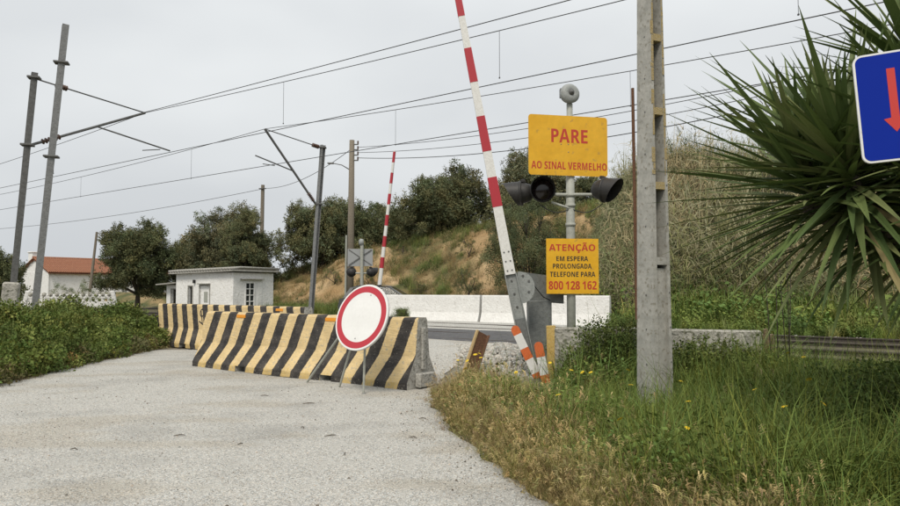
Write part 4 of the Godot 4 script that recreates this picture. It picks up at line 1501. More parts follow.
# ------------------------------------------------------------------ buildings
func window(parent: Node, bs: Basis, at: Vector3, w: float, h: float, cols: int, rows: int) -> void:
	var st := begin()
	for s in [-1, 1]:
		box(st, at + bs * Vector3(s * w / 2, 0, 0.02), Vector3(0.07, h + 0.07, 0.08), 0.004, bs)
		box(st, at + bs * Vector3(0, s * h / 2, 0.022), Vector3(w - 0.07, 0.07, 0.076), 0.004, bs)
	for i in range(1, cols): box(st, at + bs * Vector3(-w / 2 + w * i / cols, 0, 0.02), Vector3(0.045, h - 0.07, 0.05), 0.003, bs)
	for i in range(1, rows): box(st, at + bs * Vector3(0, -h / 2 + h * i / rows, 0.024), Vector3(w - 0.07, 0.04, 0.044), 0.003, bs)
	var f := obj("window", st, M.whitewash, parent)
	for i in cols:
		for j in rows:
			box_part("pane", at + bs * Vector3(-w / 2 + w * (i + 0.5) / cols, -h / 2 + h * (j + 0.5) / rows, 0.006), Vector3(w / cols - 0.02, h / rows - 0.02, 0.008), M.glass, f, 0.0, bs)

# a hollow box of walls 0.14 m thick with openings cut through them
func hollow(called: String, parent: Node, c: Vector3, size: Vector3, holes: Array) -> void:
	var g := CSGCombiner3D.new()
	g.name = called
	parent.add_child(g, true)
	var outer := CSGBox3D.new()
	outer.size = size
	outer.position = c
	outer.material = M.whitewash
	outer.name = "outer_wall"
	g.add_child(outer)
	var inner := CSGBox3D.new()
	inner.size = size - Vector3(0.28, 0.28, 0.28)
	inner.position = c
	inner.operation = CSGShape3D.OPERATION_SUBTRACTION
	inner.material = M.oldwall
	inner.name = "room"
	g.add_child(inner)
	for h in holes:
		var o := CSGBox3D.new()
		o.position = h[0]
		o.size = h[1]
		o.operation = CSGShape3D.OPERATION_SUBTRACTION
		o.material = M.whitewash
		o.name = "opening"
		g.add_child(o, true)

func hut() -> void:
	var a := Vector2(-14.55, -38.35)
	var b := Vector2(-10.85, -36.1)
	var d := (b - a).normalized()
	var turn := atan2(-d.y, d.x)
	var base := Vector3(b.x, height(b.x, b.y) - 0.05, b.y)
	var t := thing("railway_hut", "small white flat-roofed hut with a lower lean-to, behind the striped barriers", "hut", base, turn)
	# local: +X towards its right corner, origin at that corner; front face is +Z = 0
	var L := 4.35
	var Wd := 2.75
	var H := 2.22
	var st := begin()
	hollow("wall", t, Vector3(-L / 2, H / 2 - 0.2, -Wd / 2), Vector3(L, H + 0.4, Wd), [[Vector3(-L + 1.15, 0.72, 0.0), Vector3(0.30, 1.62, 0.8)], [Vector3(-L + 2.25, 0.74, 0.0), Vector3(0.72, 1.66, 0.16)], [Vector3(0.0, 1.08, -1.1), Vector3(0.8, 1.3, 0.62)]])
	st = begin()
	prism(st, PackedVector2Array([Vector2(-L - 0.28, H - 0.04), Vector2(0.22, H + 0.06), Vector2(0.22, H + 0.15), Vector2(-L - 0.28, H + 0.06)]), -Wd - 0.25, 0.28)
	var rf := obj("roof", st, M.concrete, t)
	for i in 24:
		st = begin(true)
		var x := -L - 0.2 + i * (L + 0.36) / 23.0
		tube(st, [Vector3(x, H + 0.10 + 0.0215 * (x + L), 0.31), Vector3(x, H + 0.16 + 0.0215 * (x + L), -0.3), Vector3(x, H + 0.13 + 0.0215 * (x + L), -Wd - 0.2)], [0.07, 0.07, 0.07], 6)
		obj("roof_tile", st, M.concrete, rf)
	# lower lean-to on the left
	hollow("lean_to_wall", t, Vector3(-L - 0.652, 0.60, -Wd / 2 - 0.2), Vector3(1.30, 2.0, Wd - 0.4), [[Vector3(-L - 0.62, 0.62, -0.4), Vector3(0.55, 1.5, 0.8)]])
	st = begin()
	prism(st, PackedVector2Array([Vector2(-L - 1.65, 1.60), Vector2(-L - 0.02, 1.70), Vector2(-L - 0.02, 1.76), Vector2(-L - 1.65, 1.66)]), -Wd - 0.1, 0.05)
	obj("lean_to_roof", st, M.concrete, t)
	var dr := box_part("door", Vector3(-L + 2.25, 0.74, -0.06), Vector3(0.70, 1.64, 0.04), M.whitewash, t, 0.01)
	box_part("door_pane", Vector3(-L + 2.30, 0.98, -0.035), Vector3(0.28, 0.55, 0.02), M.postpaint, dr, 0.004)
	for x in [[-L - 0.62, 0.55, 0.62, 1.5, -0.40], [-L + 1.15, 0.30, 0.72, 1.62, 0.0], [-L + 2.25, 0.72, 0.74, 1.66, 0.0]]:
		st = begin()
		for sd in [-1, 1]:
			box(st, Vector3(x[0] + sd * (x[1] / 2 + 0.03), x[2], x[4] + 0.012), Vector3(0.06, x[3] + 0.12, 0.03), 0.005)
		box(st, Vector3(x[0], x[2] + x[3] / 2 + 0.03, x[4] + 0.014), Vector3(x[1], 0.06, 0.03), 0.005)
		obj("door_frame", st, M.concrete, t)
	box_part("door_hood", Vector3(-L + 2.25, 1.66, 0.08), Vector3(0.85, 0.05, 0.16), M.concrete, t, 0.005)
	box_part("wall_lamp", Vector3(-L + 1.5, 1.78, 0.07), Vector3(0.1, 0.18, 0.14), M.black, t, 0.02)
	var side := Basis(Vector3.UP, PI / 2)
	window(t, side, Vector3(-0.03, 1.08, -1.1), 0.60, 1.28, 2, 4)
	box_part("window_hood", Vector3(0.08, 1.90, -1.2), Vector3(0.2, 0.05, 1.5), M.concrete, t, 0.005)
	box_part("window_sill", Vector3(0.06, 0.38, -1.1), Vector3(0.14, 0.06, 0.85), M.whitewash, t, 0.005)
	box_part("shutter", Vector3(0.02, 1.08, -1.75), Vector3(0.03, 1.25, 0.3), M.whitewash, t, 0.005)

func house() -> void:
	var c := Vector3(-33.4, 0.0, -60.0)
	var long_ := Vector3(0.6, 0, -0.8)
	var t := thing("house", "white house with orange tiled roof and a chimney beyond the hedge", "house", c, atan2(-long_.z, long_.x))
	# local +X runs along the long wall away from the corner, local -Z is the depth behind it
	var L := 11.0
	var D := 5.2
	var He := 2.9
	var Hr := 4.05
	var st := begin()
	box(st, Vector3(L / 2, He / 2 - 0.3, -D / 2), Vector3(L, He + 0.6, D), 0.01)
	for x in [0.02, L - 0.02]:
		tri(st, Vector3(x, He - 0.02, -0.01), Vector3(x, He - 0.02, -D + 0.01), Vector3(x, Hr - 0.1, -D / 2), Vector3(L / 2, He, -D / 2))
	obj("wall", st, M.whitewash, t)
	st = begin()
	for s in [0, 1]:
		var ze := 0.3 if s == 0 else -D - 0.3
		var ye := He - 0.12
		var n := 22
		for i in n:
			# tile courses as shallow steps
			var f0 := float(i) / n
			var f1 := float(i + 1) / n
			var z0 := lerpf(ze, -D / 2, f0)
			var z1 := lerpf(ze, -D / 2, f1)
			var y0 := lerpf(ye, Hr, f0)
			var y1 := lerpf(ye, Hr, f1)
			quad(st, Vector3(-0.15, y0 + 0.05, z0), Vector3(L + 0.15, y0 + 0.05, z0), Vector3(L + 0.15, y1 + 0.02, z1), Vector3(-0.15, y1 + 0.02, z1), Vector3(L / 2, 0, -D / 2))
			quad(st, Vector3(-0.15, y0 + 0.02, z0), Vector3(L + 0.15, y0 + 0.02, z0), Vector3(L + 0.15, y0 + 0.05, z0), Vector3(-0.15, y0 + 0.05, z0), Vector3(L / 2, y0, -D / 2))
		quad(st, Vector3(-0.15, ye - 0.08, ze), Vector3(L + 0.15, ye - 0.08, ze), Vector3(L + 0.15, Hr - 0.1, -D / 2), Vector3(-0.15, Hr - 0.1, -D / 2), Vector3(L / 2, 9, -D / 2))
	var rf := obj("roof", st, M.roof, t)
	for i in 70:
		for s in [0, 1]:
			if s == 1 and i % 3 != 0: continue
			st = begin()
			var x := -0.12 + i * (L + 0.24) / 69.0
			var ze := 0.33 if s == 0 else -D - 0.33
			tube(st, [Vector3(x, He - 0.08, ze), Vector3(x, Hr + 0.05, -D / 2)], [0.065, 0.065], 5)
			obj("tile_row", st, M.roof, rf)
	rod("ridge", Vector3(-0.2, Hr + 0.05, -D / 2), Vector3(L + 0.2, Hr + 0.05, -D / 2), 0.12, M.roof, rf, 8)
	st = begin()
	box(st, Vector3(0.35, Hr - 0.05, -D / 2 - 0.9), Vector3(0.75, 1.1, 0.75), 0.02)
	box(st, Vector3(0.35, Hr + 0.55, -D / 2 - 0.9), Vector3(0.9, 0.1, 0.9), 0.02)
	obj("chimney", st, M.whitewash, rf)
	st = begin()
	box(st, Vector3(-0.03, 1.4, -0.12), Vector3(0.08, 3.0, 0.35), 0.01)
	obj("corner_buttress", st, M.whitewash, t)

func concrete_fence() -> void:
	var a := Vector2(-14.05, -24.0)
	var b := Vector2(-11.5, -24.6)
	var d := (b - a).normalized()
	var m := (a + b) * 0.5
	var base := Vector3(m.x, height(m.x, m.y), m.y)
	var t := thing("concrete_fence", "low white concrete fence with a mossy scalloped top behind the hedge", "fence", base, atan2(-d.y, d.x))
	var L := a.distance_to(b)
	box_part("panel", Vector3(0, 0.42, 0), Vector3(L, 0.66, 0.07), M.whiteblock, t, 0.01)
	box_part("top_rail", Vector3(0, 0.92, 0), Vector3(L, 0.16, 0.10), M.whiteblock, t, 0.02)
	var n := 13
	for i in n:
		var x := -L / 2 + L * (i + 0.5) / n
		box_part("baluster", Vector3(x, 0.79, 0), Vector3(0.10, 0.11, 0.08), M.whiteblock, t, 0.01)
		var st := begin(true)
		lathe(st, Vector3(x, 0.985, -0.06), Basis.IDENTITY, [Vector2(0.0, 0.0), Vector2(0.065, 0.0), Vector2(0.075, 0.06), Vector2(0.065, 0.12), Vector2(0, 0.12)], 14)
		obj("scallop", st, M.oldwall, t)
	for s in [-1, 1]:
		var p := box_part("end_brace", Vector3(s * (L / 2 + 0.12), 0.5, 0), Vector3(0.13, 1.25, 0.13), M.whiteblock, t, 0.02, Basis(Vector3.BACK, 0.22 * s))
		p.set_meta("label", "slanting end brace")

func car() -> void:
	var g := height(-3.6, -28.6)
	var t := thing("parked_car", "dark grey hatchback parked behind white barrier, only roof and windscreen showing", "car", Vector3(-2.42, g - 0.02, -28.2), deg_to_rad(-4))
	t.scale = Vector3(0.88, 0.98, 0.95)
	var W := 0.86
	var low := [Vector2(-2.0, 0.32), Vector2(-2.05, 0.62), Vector2(-1.98, 0.9), Vector2(-1.6, 0.96), Vector2(0.85, 0.95), Vector2(1.75, 0.80), Vector2(2.02, 0.62), Vector2(2.05, 0.36), Vector2(1.95, 0.25), Vector2(-1.9, 0.25)]
	var cab := [Vector2(-1.85, 0.94), Vector2(-1.55, 1.34), Vector2(-1.2, 1.43), Vector2(-0.2, 1.45), Vector2(0.2, 1.38), Vector2(1.0, 0.94)]
	var paint := mat(Color(0.07, 0.074, 0.078), 0.45, 0.2)
	var st := begin()
	prism(st, PackedVector2Array(low), -W, W)
	obj("body", st, paint, t)
	var ring := func(w0: float, w1: float) -> Array:
		var out := []
		for s in [-1, 1]:
			var r := []
			for p in cab: r.append(Vector3(p.x, p.y, s * lerpf(w0, w1, (p.y - 0.94) / 0.51)))
			out.append(r)
		return out
	var rg: Array = ring.call(W - 0.03, W - 0.24)
	st = begin()
	for i in cab.size() - 1:
		if i == 4 or i == 0: continue
		quad(st, rg[0][i], rg[0][i + 1], rg[1][i + 1], rg[1][i], Vector3(0, 0.9, 0))
	for i in [0, 4]:
		for f in [[0.0, 0.08], [0.92, 1.0]]:
			quad(st, rg[0][i].lerp(rg[1][i], f[0]), rg[0][i + 1].lerp(rg[1][i + 1], f[0]), rg[0][i + 1].lerp(rg[1][i + 1], f[1]), rg[0][i].lerp(rg[1][i], f[1]), Vector3(0, 0.9, 0))
	for s in 2:
		for p in [[0, 1], [1, 2], [4, 5]]:
			var x: Vector3 = rg[s][p[0]]
			var y: Vector3 = rg[s][p[1]]
			quad(st, x, y, y.lerp(Vector3(-0.4, 1.15, y.z), 0.12), x.lerp(Vector3(-0.4, 1.15, x.z), 0.12), Vector3(0, 1.0, 0))
		quad(st, rg[s][2], rg[s][4], rg[s][4] - Vector3(0.05, 0.06, 0), rg[s][2] - Vector3(0, 0.08, 0), Vector3(0, 1.0, 0))
		box(st, Vector3(-0.45, 1.18, (s * 2 - 1) * (W - 0.13)), Vector3(0.09, 0.5, 0.04), 0.005, Basis(Vector3.RIGHT, -0.38 * (s * 2 - 1)))
	obj("cabin_frame", st, paint, t)
	var gl := StandardMaterial3D.new()
	gl.albedo_color = Color(0.16, 0.19, 0.19, 0.6)
	gl.transparency = BaseMaterial3D.TRANSPARENCY_ALPHA
	gl.roughness = 0.1
	gl.metallic_specular = 0.3
	gl.metallic = 0.0
	for i in [0, 4]:
		st = begin()
		quad(st, rg[0][i].lerp(rg[1][i], 0.08), rg[0][i + 1].lerp(rg[1][i + 1], 0.08), rg[0][i + 1].lerp(rg[1][i + 1], 0.92), rg[0][i].lerp(rg[1][i], 0.92), Vector3(0, 0.9, 0))
		obj("windscreen" if i == 4 else "rear_window", st, gl, t)
	for s in 2:
		st = begin()
		var z := (s * 2 - 1)
		var pts := [Vector3(-1.65, 0.97, z * (W - 0.05)), Vector3(0.80, 0.97, z * (W - 0.05)), Vector3(0.12, 1.35, z * (W - 0.21)), Vector3(-1.35, 1.35, z * (W - 0.21))]
		quad(st, pts[0], pts[1], pts[2], pts[3], Vector3(0, 1.0, 0))
		obj("side_window", st, gl, t)
		box_part("wing_mirror", Vector3(0.72, 1.0, z * (W + 0.07)), Vector3(0.1, 0.13, 0.2), paint, t, 0.03)
		for x in [-1.3, 1.3]:
			st = begin(true)
			lathe(st, Vector3(x, 0.31, z * (W - 0.1)), Basis(Vector3.UP, 0.0 if s == 1 else PI), [Vector2(0.31, -0.1), Vector2(0.31, 0.08), Vector2(0.27, 0.11), Vector2(0.2, 0.1)], 24)
			var wl := obj("wheel", st, M.black, t)
			st = begin(true)
			lathe(st, Vector3(x, 0.31, z * (W - 0.1)), Basis(Vector3.UP, 0.0 if s == 1 else PI), [Vector2(0.2, 0.1), Vector2(0.17, 0.07), Vector2(0.05, 0.09), Vector2(0, 0.09)], 20)
			obj("rim", st, M.steel, wl)
	for s in [-1, 1]:
		box_part("seat", Vector3(-0.1, 0.85, s * 0.36), Vector3(0.18, 0.75, 0.45), M.black, t, 0.05, Basis(Vector3.BACK, 0.2))
		box_part("headlight", Vector3(1.93, 0.68, s * 0.62), Vector3(0.16, 0.13, 0.3), M.signback, t, 0.03)

# ------------------------------------------------------------------ vegetation
func hedge_height(along: float, across: float) -> float:
	# across 0 at the road edge, growing away from it
	var w := 3.6
	var t := clampf(across / w, 0, 1)
	var h := 1.22 * pow(sin(PI * clampf(t * 0.62 + 0.02, 0, 1)), 0.6)
	if t > 0.8: h *= smoothstep(1.05, 0.8, t)
	h *= 0.74 + 0.40 * n_fine.get_noise_2d(along * 3.0, across * 3.0 + 200.0) + 0.34 * n_hill.get_noise_2d(along * 9.0, 31.0)
	return h

func hedge() -> void:
	var t := thing("bramble_hedge", "dense green bramble hedge along the edge of the pale road", "hedge", Vector3(-6.9, 0, -12.5))
	var o := -t.position
	var st := begin(true)
	var rows := []
	for i in 44:
		var z := lerpf(-3.0, -20.6, i / 43.0)
		var r := []
		for j in 18:
			var ac := j / 17.0 * 3.7
			var endf := smoothstep(-20.6, -19.2, z)
			r.append(Vector3(road_left(-z) - 0.12 - ac, maxf(0.0, hedge_height(z, ac) - 0.16) * endf - 0.03, z) + o)
		rows.append(r)
	for i in 43:
		for j in 17:
			quad(st, rows[i][j], rows[i][j + 1], rows[i + 1][j + 1], rows[i + 1][j], Vector3(rows[i][j].x, -5, rows[i][j].z))
	obj("light_block_mound", st, mat(Color(0.11, 0.105, 0.055), 1.0), t)  # solid mound added inside the leaves so no light passes through
	var xf := []
	var cols := []
	for i in 3000:
		var z := rng.randf_range(-20.3, -4.0)
		var ac := pow(rng.randf(), 1.25) * 3.7
		var endf := smoothstep(-20.6, -19.2, z)
		var y := hedge_height(z, ac) * endf
		var p := Vector3(road_left(-z) + 0.02 - ac + rng.randf_range(-0.1, 0.06), maxf(0.03, y + rng.randf_range(-0.22, 0.07)), z)
		if rng.randf() < 0.03: p.y += rng.randf() * 0.25
		xf.append(xform(p + o, rng.randf_range(0.6, 1.2), 0.9))
		var c := Color(0.120, 0.158, 0.040)
		if rng.randf() < 0.25: c = Color(0.20, 0.225, 0.065)
		if rng.randf() < 0.02: c = Color(0.20, 0.15, 0.06)
		if y < 0.2 and rng.randf() < 0.5: c = Color(0.15, 0.135, 0.06)
		cols.append(vary(c, 0.35, 0.12))
	multi("foliage", cluster(leaf_clump(18, 0.13, 0.058, 0.040, 0.8), 6, 0.22, 0.6, 1.2, true), M.leaf, xf, cols, t).set_meta("kind", "stuff")
	# dead stalks and leaf litter along its foot
	xf = []
	cols = []
	for i in 900:
		var z := rng.randf_range(-17.6, -6.0)
		var p := Vector3(road_left(-z) + rng.randf_range(-0.12, 0.16), 0.012, z)
		xf.append(xform(p + o, rng.randf_range(0.4, 1.0), 0.3))
		cols.append(vary(Color(0.17, 0.125, 0.065), 0.3, 0.1))
	multi("dead_stalks", tuft(7, 0.06, 0.05, 0.16, 0.006, 1.4, 0.8), M.dry, xf, cols, t).set_meta("kind", "stuff")
	# long arching bramble shoots with a few grass blades among them
	xf = []
	cols = []
	for i in 3000:
		var z := rng.randf_range(-19.6, -6.0)
		var ac := rng.randf() * 3.0
		xf.append(xform(Vector3(road_left(-z) - ac, hedge_height(z, ac) - 0.2, z) + o, rng.randf_range(0.7, 1.2), 0.5))
		cols.append(vary(Color(0.19, 0.215, 0.07), 0.35, 0.15))
	multi("shoots", tuft(8, 0.08, 0.25, 0.62, 0.009, 0.9, 1.4), M.leaf, xf, cols, t).set_meta("kind", "stuff")
	var r := thing("red_rag", "small red crumpled rag caught in the bramble hedge", "rag", Vector3(-7.75, 1.0, -12.3))
	st = begin()
	var pr := []
	for j in 6:
		for i in 6:
			pr.append(Vector3((i - 2.5) * 0.035, (j - 2.5) * 0.032, 0.14 + 0.03 * rng.randf_range(-1, 1)))
	for j in 5:
		for i in 5:
			quad(st, pr[j * 6 + i], pr[j * 6 + i + 1], pr[j * 6 + i + 7], pr[j * 6 + i + 6], Vector3(0, 0, -5))
	obj("cloth", st, mat(Color(0.42, 0.05, 0.035), 0.8), r)

func near_wall(x: float, z: float) -> bool:
	# inside the wall, the pole or the cabinet
	var p := Vector2(x, z)
	var a := Vector2(1.53, -10.55)
	var b := Vector2(4.2, -9.75)
	var c := Geometry2D.get_closest_point_to_segment(p, a, b)
	return p.distance_to(c) < 0.16 or p.distance_to(Vector2(2.385, -8.45)) < 0.24 or (absf(x - 1.37) < 0.3 and absf(z + 11.0) < 0.3)

func verge() -> void:
	var green := []; var green_c := []
	var fine := []; var fine_c := []
	var dry := []; var dry_c := []
	var weed := []; var weed_c := []
	var mat_ := []; var mat_c := []
	var i := 0
	while i < 7600:
		i += 1
		var d := 2.6 + 11.5 * pow(rng.randf(), 0.85)
		var e := road_right(d)
		var x := e + rng.randf() * (d * 0.68 + 1.6 - e)
		var z := -d
		var c := sq(x, z)
		if c.y > -2.55 or near_wall(x, z): continue
		var off := x - e
		# bare stony shoulder left of the cabinet
		if d > 10.2 and x < 1.62 and rng.randf() > 0.05: continue
		if x > 0.95 and x < 1.62 and d > 9.25: continue
		if x > 1.0 and x < 1.6 and d > 8.3 and rng.randf() < 0.4: continue
		if d > 9.9 and x < 0.7 and rng.randf() > 0.35: continue
		var n := n_hill.get_noise_2d(x * 7.0, z * 7.0)
		var n2 := n_fine.get_noise_2d(x * 3.0 + 400.0, z * 3.0)
		var dryness := smoothstep(1.5, 0.35, off + n * 0.9) if d < 9.5 else smoothstep(2.0, 0.9, off + n)
		if x > 1.6 and d > 6.5: dryness *= 0.35
		var p := ground_at(x, z)
		var edge := smoothstep(-0.02, 0.45, off)
		var sz := rng.randf_range(0.6, 1.1) * (0.40 + 0.60 * edge) * (1.0 + 0.55 * n_fine.get_noise_2d(x * 2.3 + 60.0, z * 2.3))
		if d < 4.4: sz *= 0.7
		if x > 4.2 and c.y > -4.4: sz *= 0.8
		if x > 0.8 and x < 1.65 and d > 7.6: sz *= 0.5
		if absf(x - 2.3) < 0.5 and d > 7.0 and d < 8.6: sz *= 0.4
		if rng.randf() < dryness:
			dry.append(xform(p, sz * 1.05, 0.45))
			var dc := Color(0.44, 0.34, 0.165) if rng.randf() < 0.55 else (Color(0.32, 0.29, 0.115) if rng.randf() < 0.7 else Color(0.24, 0.165, 0.09))
			dry_c.append(vary(dc, 0.28, 0.08))
			if rng.randf() < 0.6:
				mat_.append(xform(p, sz, 0.5)); mat_c.append(vary(Color(0.23, 0.18, 0.09), 0.35, 0.12))
			if rng.randf() < 0.35:
				fine.append(xform(p, sz * 0.9, 0.4)); fine_c.append(vary(Color(0.22, 0.25, 0.07), 0.3, 0.14))
		else:
			var pick := rng.randf() + n2 * 0.5
			if pick < 0.23:
				weed.append(xform(p, sz * rng.randf_range(0.9, 1.5), 0.35)); weed_c.append(vary(Color(0.125, 0.165, 0.040), 0.36, 0.16))
			elif pick < 0.68:
				green.append(xform(p, sz * 1.05, 0.4)); green_c.append(vary(Color(0.185, 0.235, 0.055), 0.38, 0.18))
			else:
				fine.append(xform(p, sz * 1.1, 0.4)); fine_c.append(vary(Color(0.22, 0.255, 0.066), 0.36, 0.18))
			if rng.randf() < 0.025:
				dry.append(xform(p, sz * 1.2, 0.4)); dry_c.append(vary(Color(0.28, 0.23, 0.11), 0.3, 0.1))
	var parts := [
		["grass_blades", "long green grass blades growing round the tall concrete pole", "grass", cluster(tuft(11, 0.07, 0.25, 0.78, 0.008, 0.8, 1.7), 6, 0.22, 0.6, 1.25), M.leaf, green, green_c],
		["fine_grass", "fine pale green grass filling the verge", "grass", cluster(tuft(18, 0.08, 0.16, 0.46, 0.0045, 0.75, 1.2), 5, 0.20, 0.6, 1.2), M.leaf, fine, fine_c],
		["dry_grass", "straw coloured dry grass with seed heads along the road edge", "dry grass", cluster(straw(12, 0.08, 0.16, 0.50, 0.0045, 0.8), 6, 0.20, 0.6, 1.2), M.dry, dry, dry_c],
		["dead_grass", "brown matted dead grass at the road edge", "dead grass", cluster(tuft(18, 0.10, 0.06, 0.22, 0.005, 1.4, 0.9), 6, 0.20, 0.6, 1.2), M.dry, mat_, mat_c],
		["leafy_weeds", "low dark green leafy weeds on the verge", "weeds", cluster(weed_mesh(8, 0.28, 0.048, 0.026), 6, 0.22, 0.6, 1.3), M.leaf, weed, weed_c]]
	for q in parts:
		var o := multi(q[0], q[3], q[4], q[5], q[6])
		tag(o, q[1], q[2])
		o.set_meta("kind", "stuff")
	# leafy bushes growing against the wall and under the yucca
	bush("leafy_bush", "dark green leafy bush growing against the low wall beside the yellow plank", Vector3(2.2, 0, -9.85), Vector3(0.58, 0.86, 0.42), 760, Color(0.098, 0.130, 0.036))
	bush("leafy_bush", "dark green leafy bush between concrete pole and timber stump", Vector3(3.35, 0, -9.2), Vector3(0.85, 0.62, 0.4), 700, Color(0.098, 0.130, 0.036))
	bush("leafy_bush", "dark leafy bush in front of the rails, under the yucca", Vector3(4.7, 0, -7.7), Vector3(1.1, 0.52, 0.6), 900, Color(0.095, 0.128, 0.036))
	bush("leafy_bush", "leafy bush beneath the blue sign at the yucca foot", Vector3(3.9, 0, -6.0), Vector3(1.0, 0.66, 0.6), 1000, Color(0.098, 0.132, 0.036))
	# single tall grass stalks near the yucca
	# yellow wild flowers
	var st := begin()
	for k in 9:
		var a := TAU * k / 9
		leaf_quad(st, Vector3.ZERO, (Vector3.UP + Vector3(cos(a), 0, sin(a)) * 0.3).normalized(), Vector3(cos(a), 0.15, sin(a)), 0.027, 0.016)
	st.generate_normals()
	var bloom := st.commit()
	var ym := mat(Color(0.78, 0.56, 0.015), 0.6)
	ym.cull_mode = BaseMaterial3D.CULL_DISABLED
	var spots := [[0.12, 8.9, 0.42], [0.18, 8.1, 0.40], [0.3, 9.3, 0.45], [0.42, 9.5, 0.44], [1.18, 8.4, 0.42], [1.30, 7.9, 0.40], [1.52, 8.5, 0.30], [1.44, 7.5, 0.42], [1.95, 7.9, 0.4], [3.55, 7.6, 0.62], [3.6, 7.4, 0.6], [1.85, 5.6, 0.42], [1.7, 5.2, 0.30], [2.5, 6.0, 0.46], [2.52, 5.5, 0.4], [0.95, 6.4, 0.36], [2.2, 7.0, 0.4], [3.1, 6.3, 0.5], [0.25, 9.0, 0.4], [0.38, 9.2, 0.42], [0.75, 8.0, 0.36], [1.6, 6.6, 0.42], [2.9, 5.6, 0.4], [1.2, 5.3, 0.34]]
	for s in spots:
		var g := ground_at(s[0], -s[1])
		var t := thing("wild_flower", "small yellow wild flower on a thin stem in the grass", "flower", g, rng.randf() * TAU, "yellow wild flowers in the verge")
		var tip := Vector3(rng.randf_range(-0.04, 0.04), s[2] + 0.14, rng.randf_range(-0.04, 0.04))
		var stt := begin(true)
		tube(stt, [Vector3.ZERO, tip * 0.5 + Vector3(0.01, 0, 0.01), tip], [0.003, 0.0025, 0.002], 4)
		obj("stem", stt, mat(Color(0.09, 0.13, 0.04), 0.7), t)
		var bl := inst("bloom", bloom, ym, t)
		bl.transform = Transform3D(Basis(Vector3.RIGHT, rng.randf_range(0.1, 0.7)).scaled(Vector3.ONE * rng.randf_range(0.9, 1.3)), tip)

func bush(called: String, label: String, at: Vector3, r: Vector3, n: int, col: Color) -> void:
	var t := thing(called, label, "bush", at + Vector3(0, height(at.x, at.z), 0))
	var st := begin(true)
	for k in 9:
		var e := rdir() * r * 0.8
		e.y = absf(e.y) + 0.15
		tube(st, [Vector3(e.x * 0.1, -0.05, e.z * 0.1), e * 0.5 + Vector3(0, 0.06, 0), e], [0.012, 0.009, 0.004], 5)
	obj("stem", st, M.bark, t)
	var xf := []
	var cols := []
	for k in n / 3:
		var d := rdir()
		d.y = absf(d.y)
		var p := d * r * (0.35 + 0.72 * pow(rng.randf(), 0.6))
		xf.append(xform(p, rng.randf_range(0.6, 1.15), 0.9))
		cols.append(vary(col, 0.32, 0.12))
	multi("foliage", cluster(leaf_clump(16, 0.11, 0.046, 0.028, 0.7), 4, 0.13, 0.7, 1.2, true), M.leaf, xf, cols, t).set_meta("kind", "stuff")

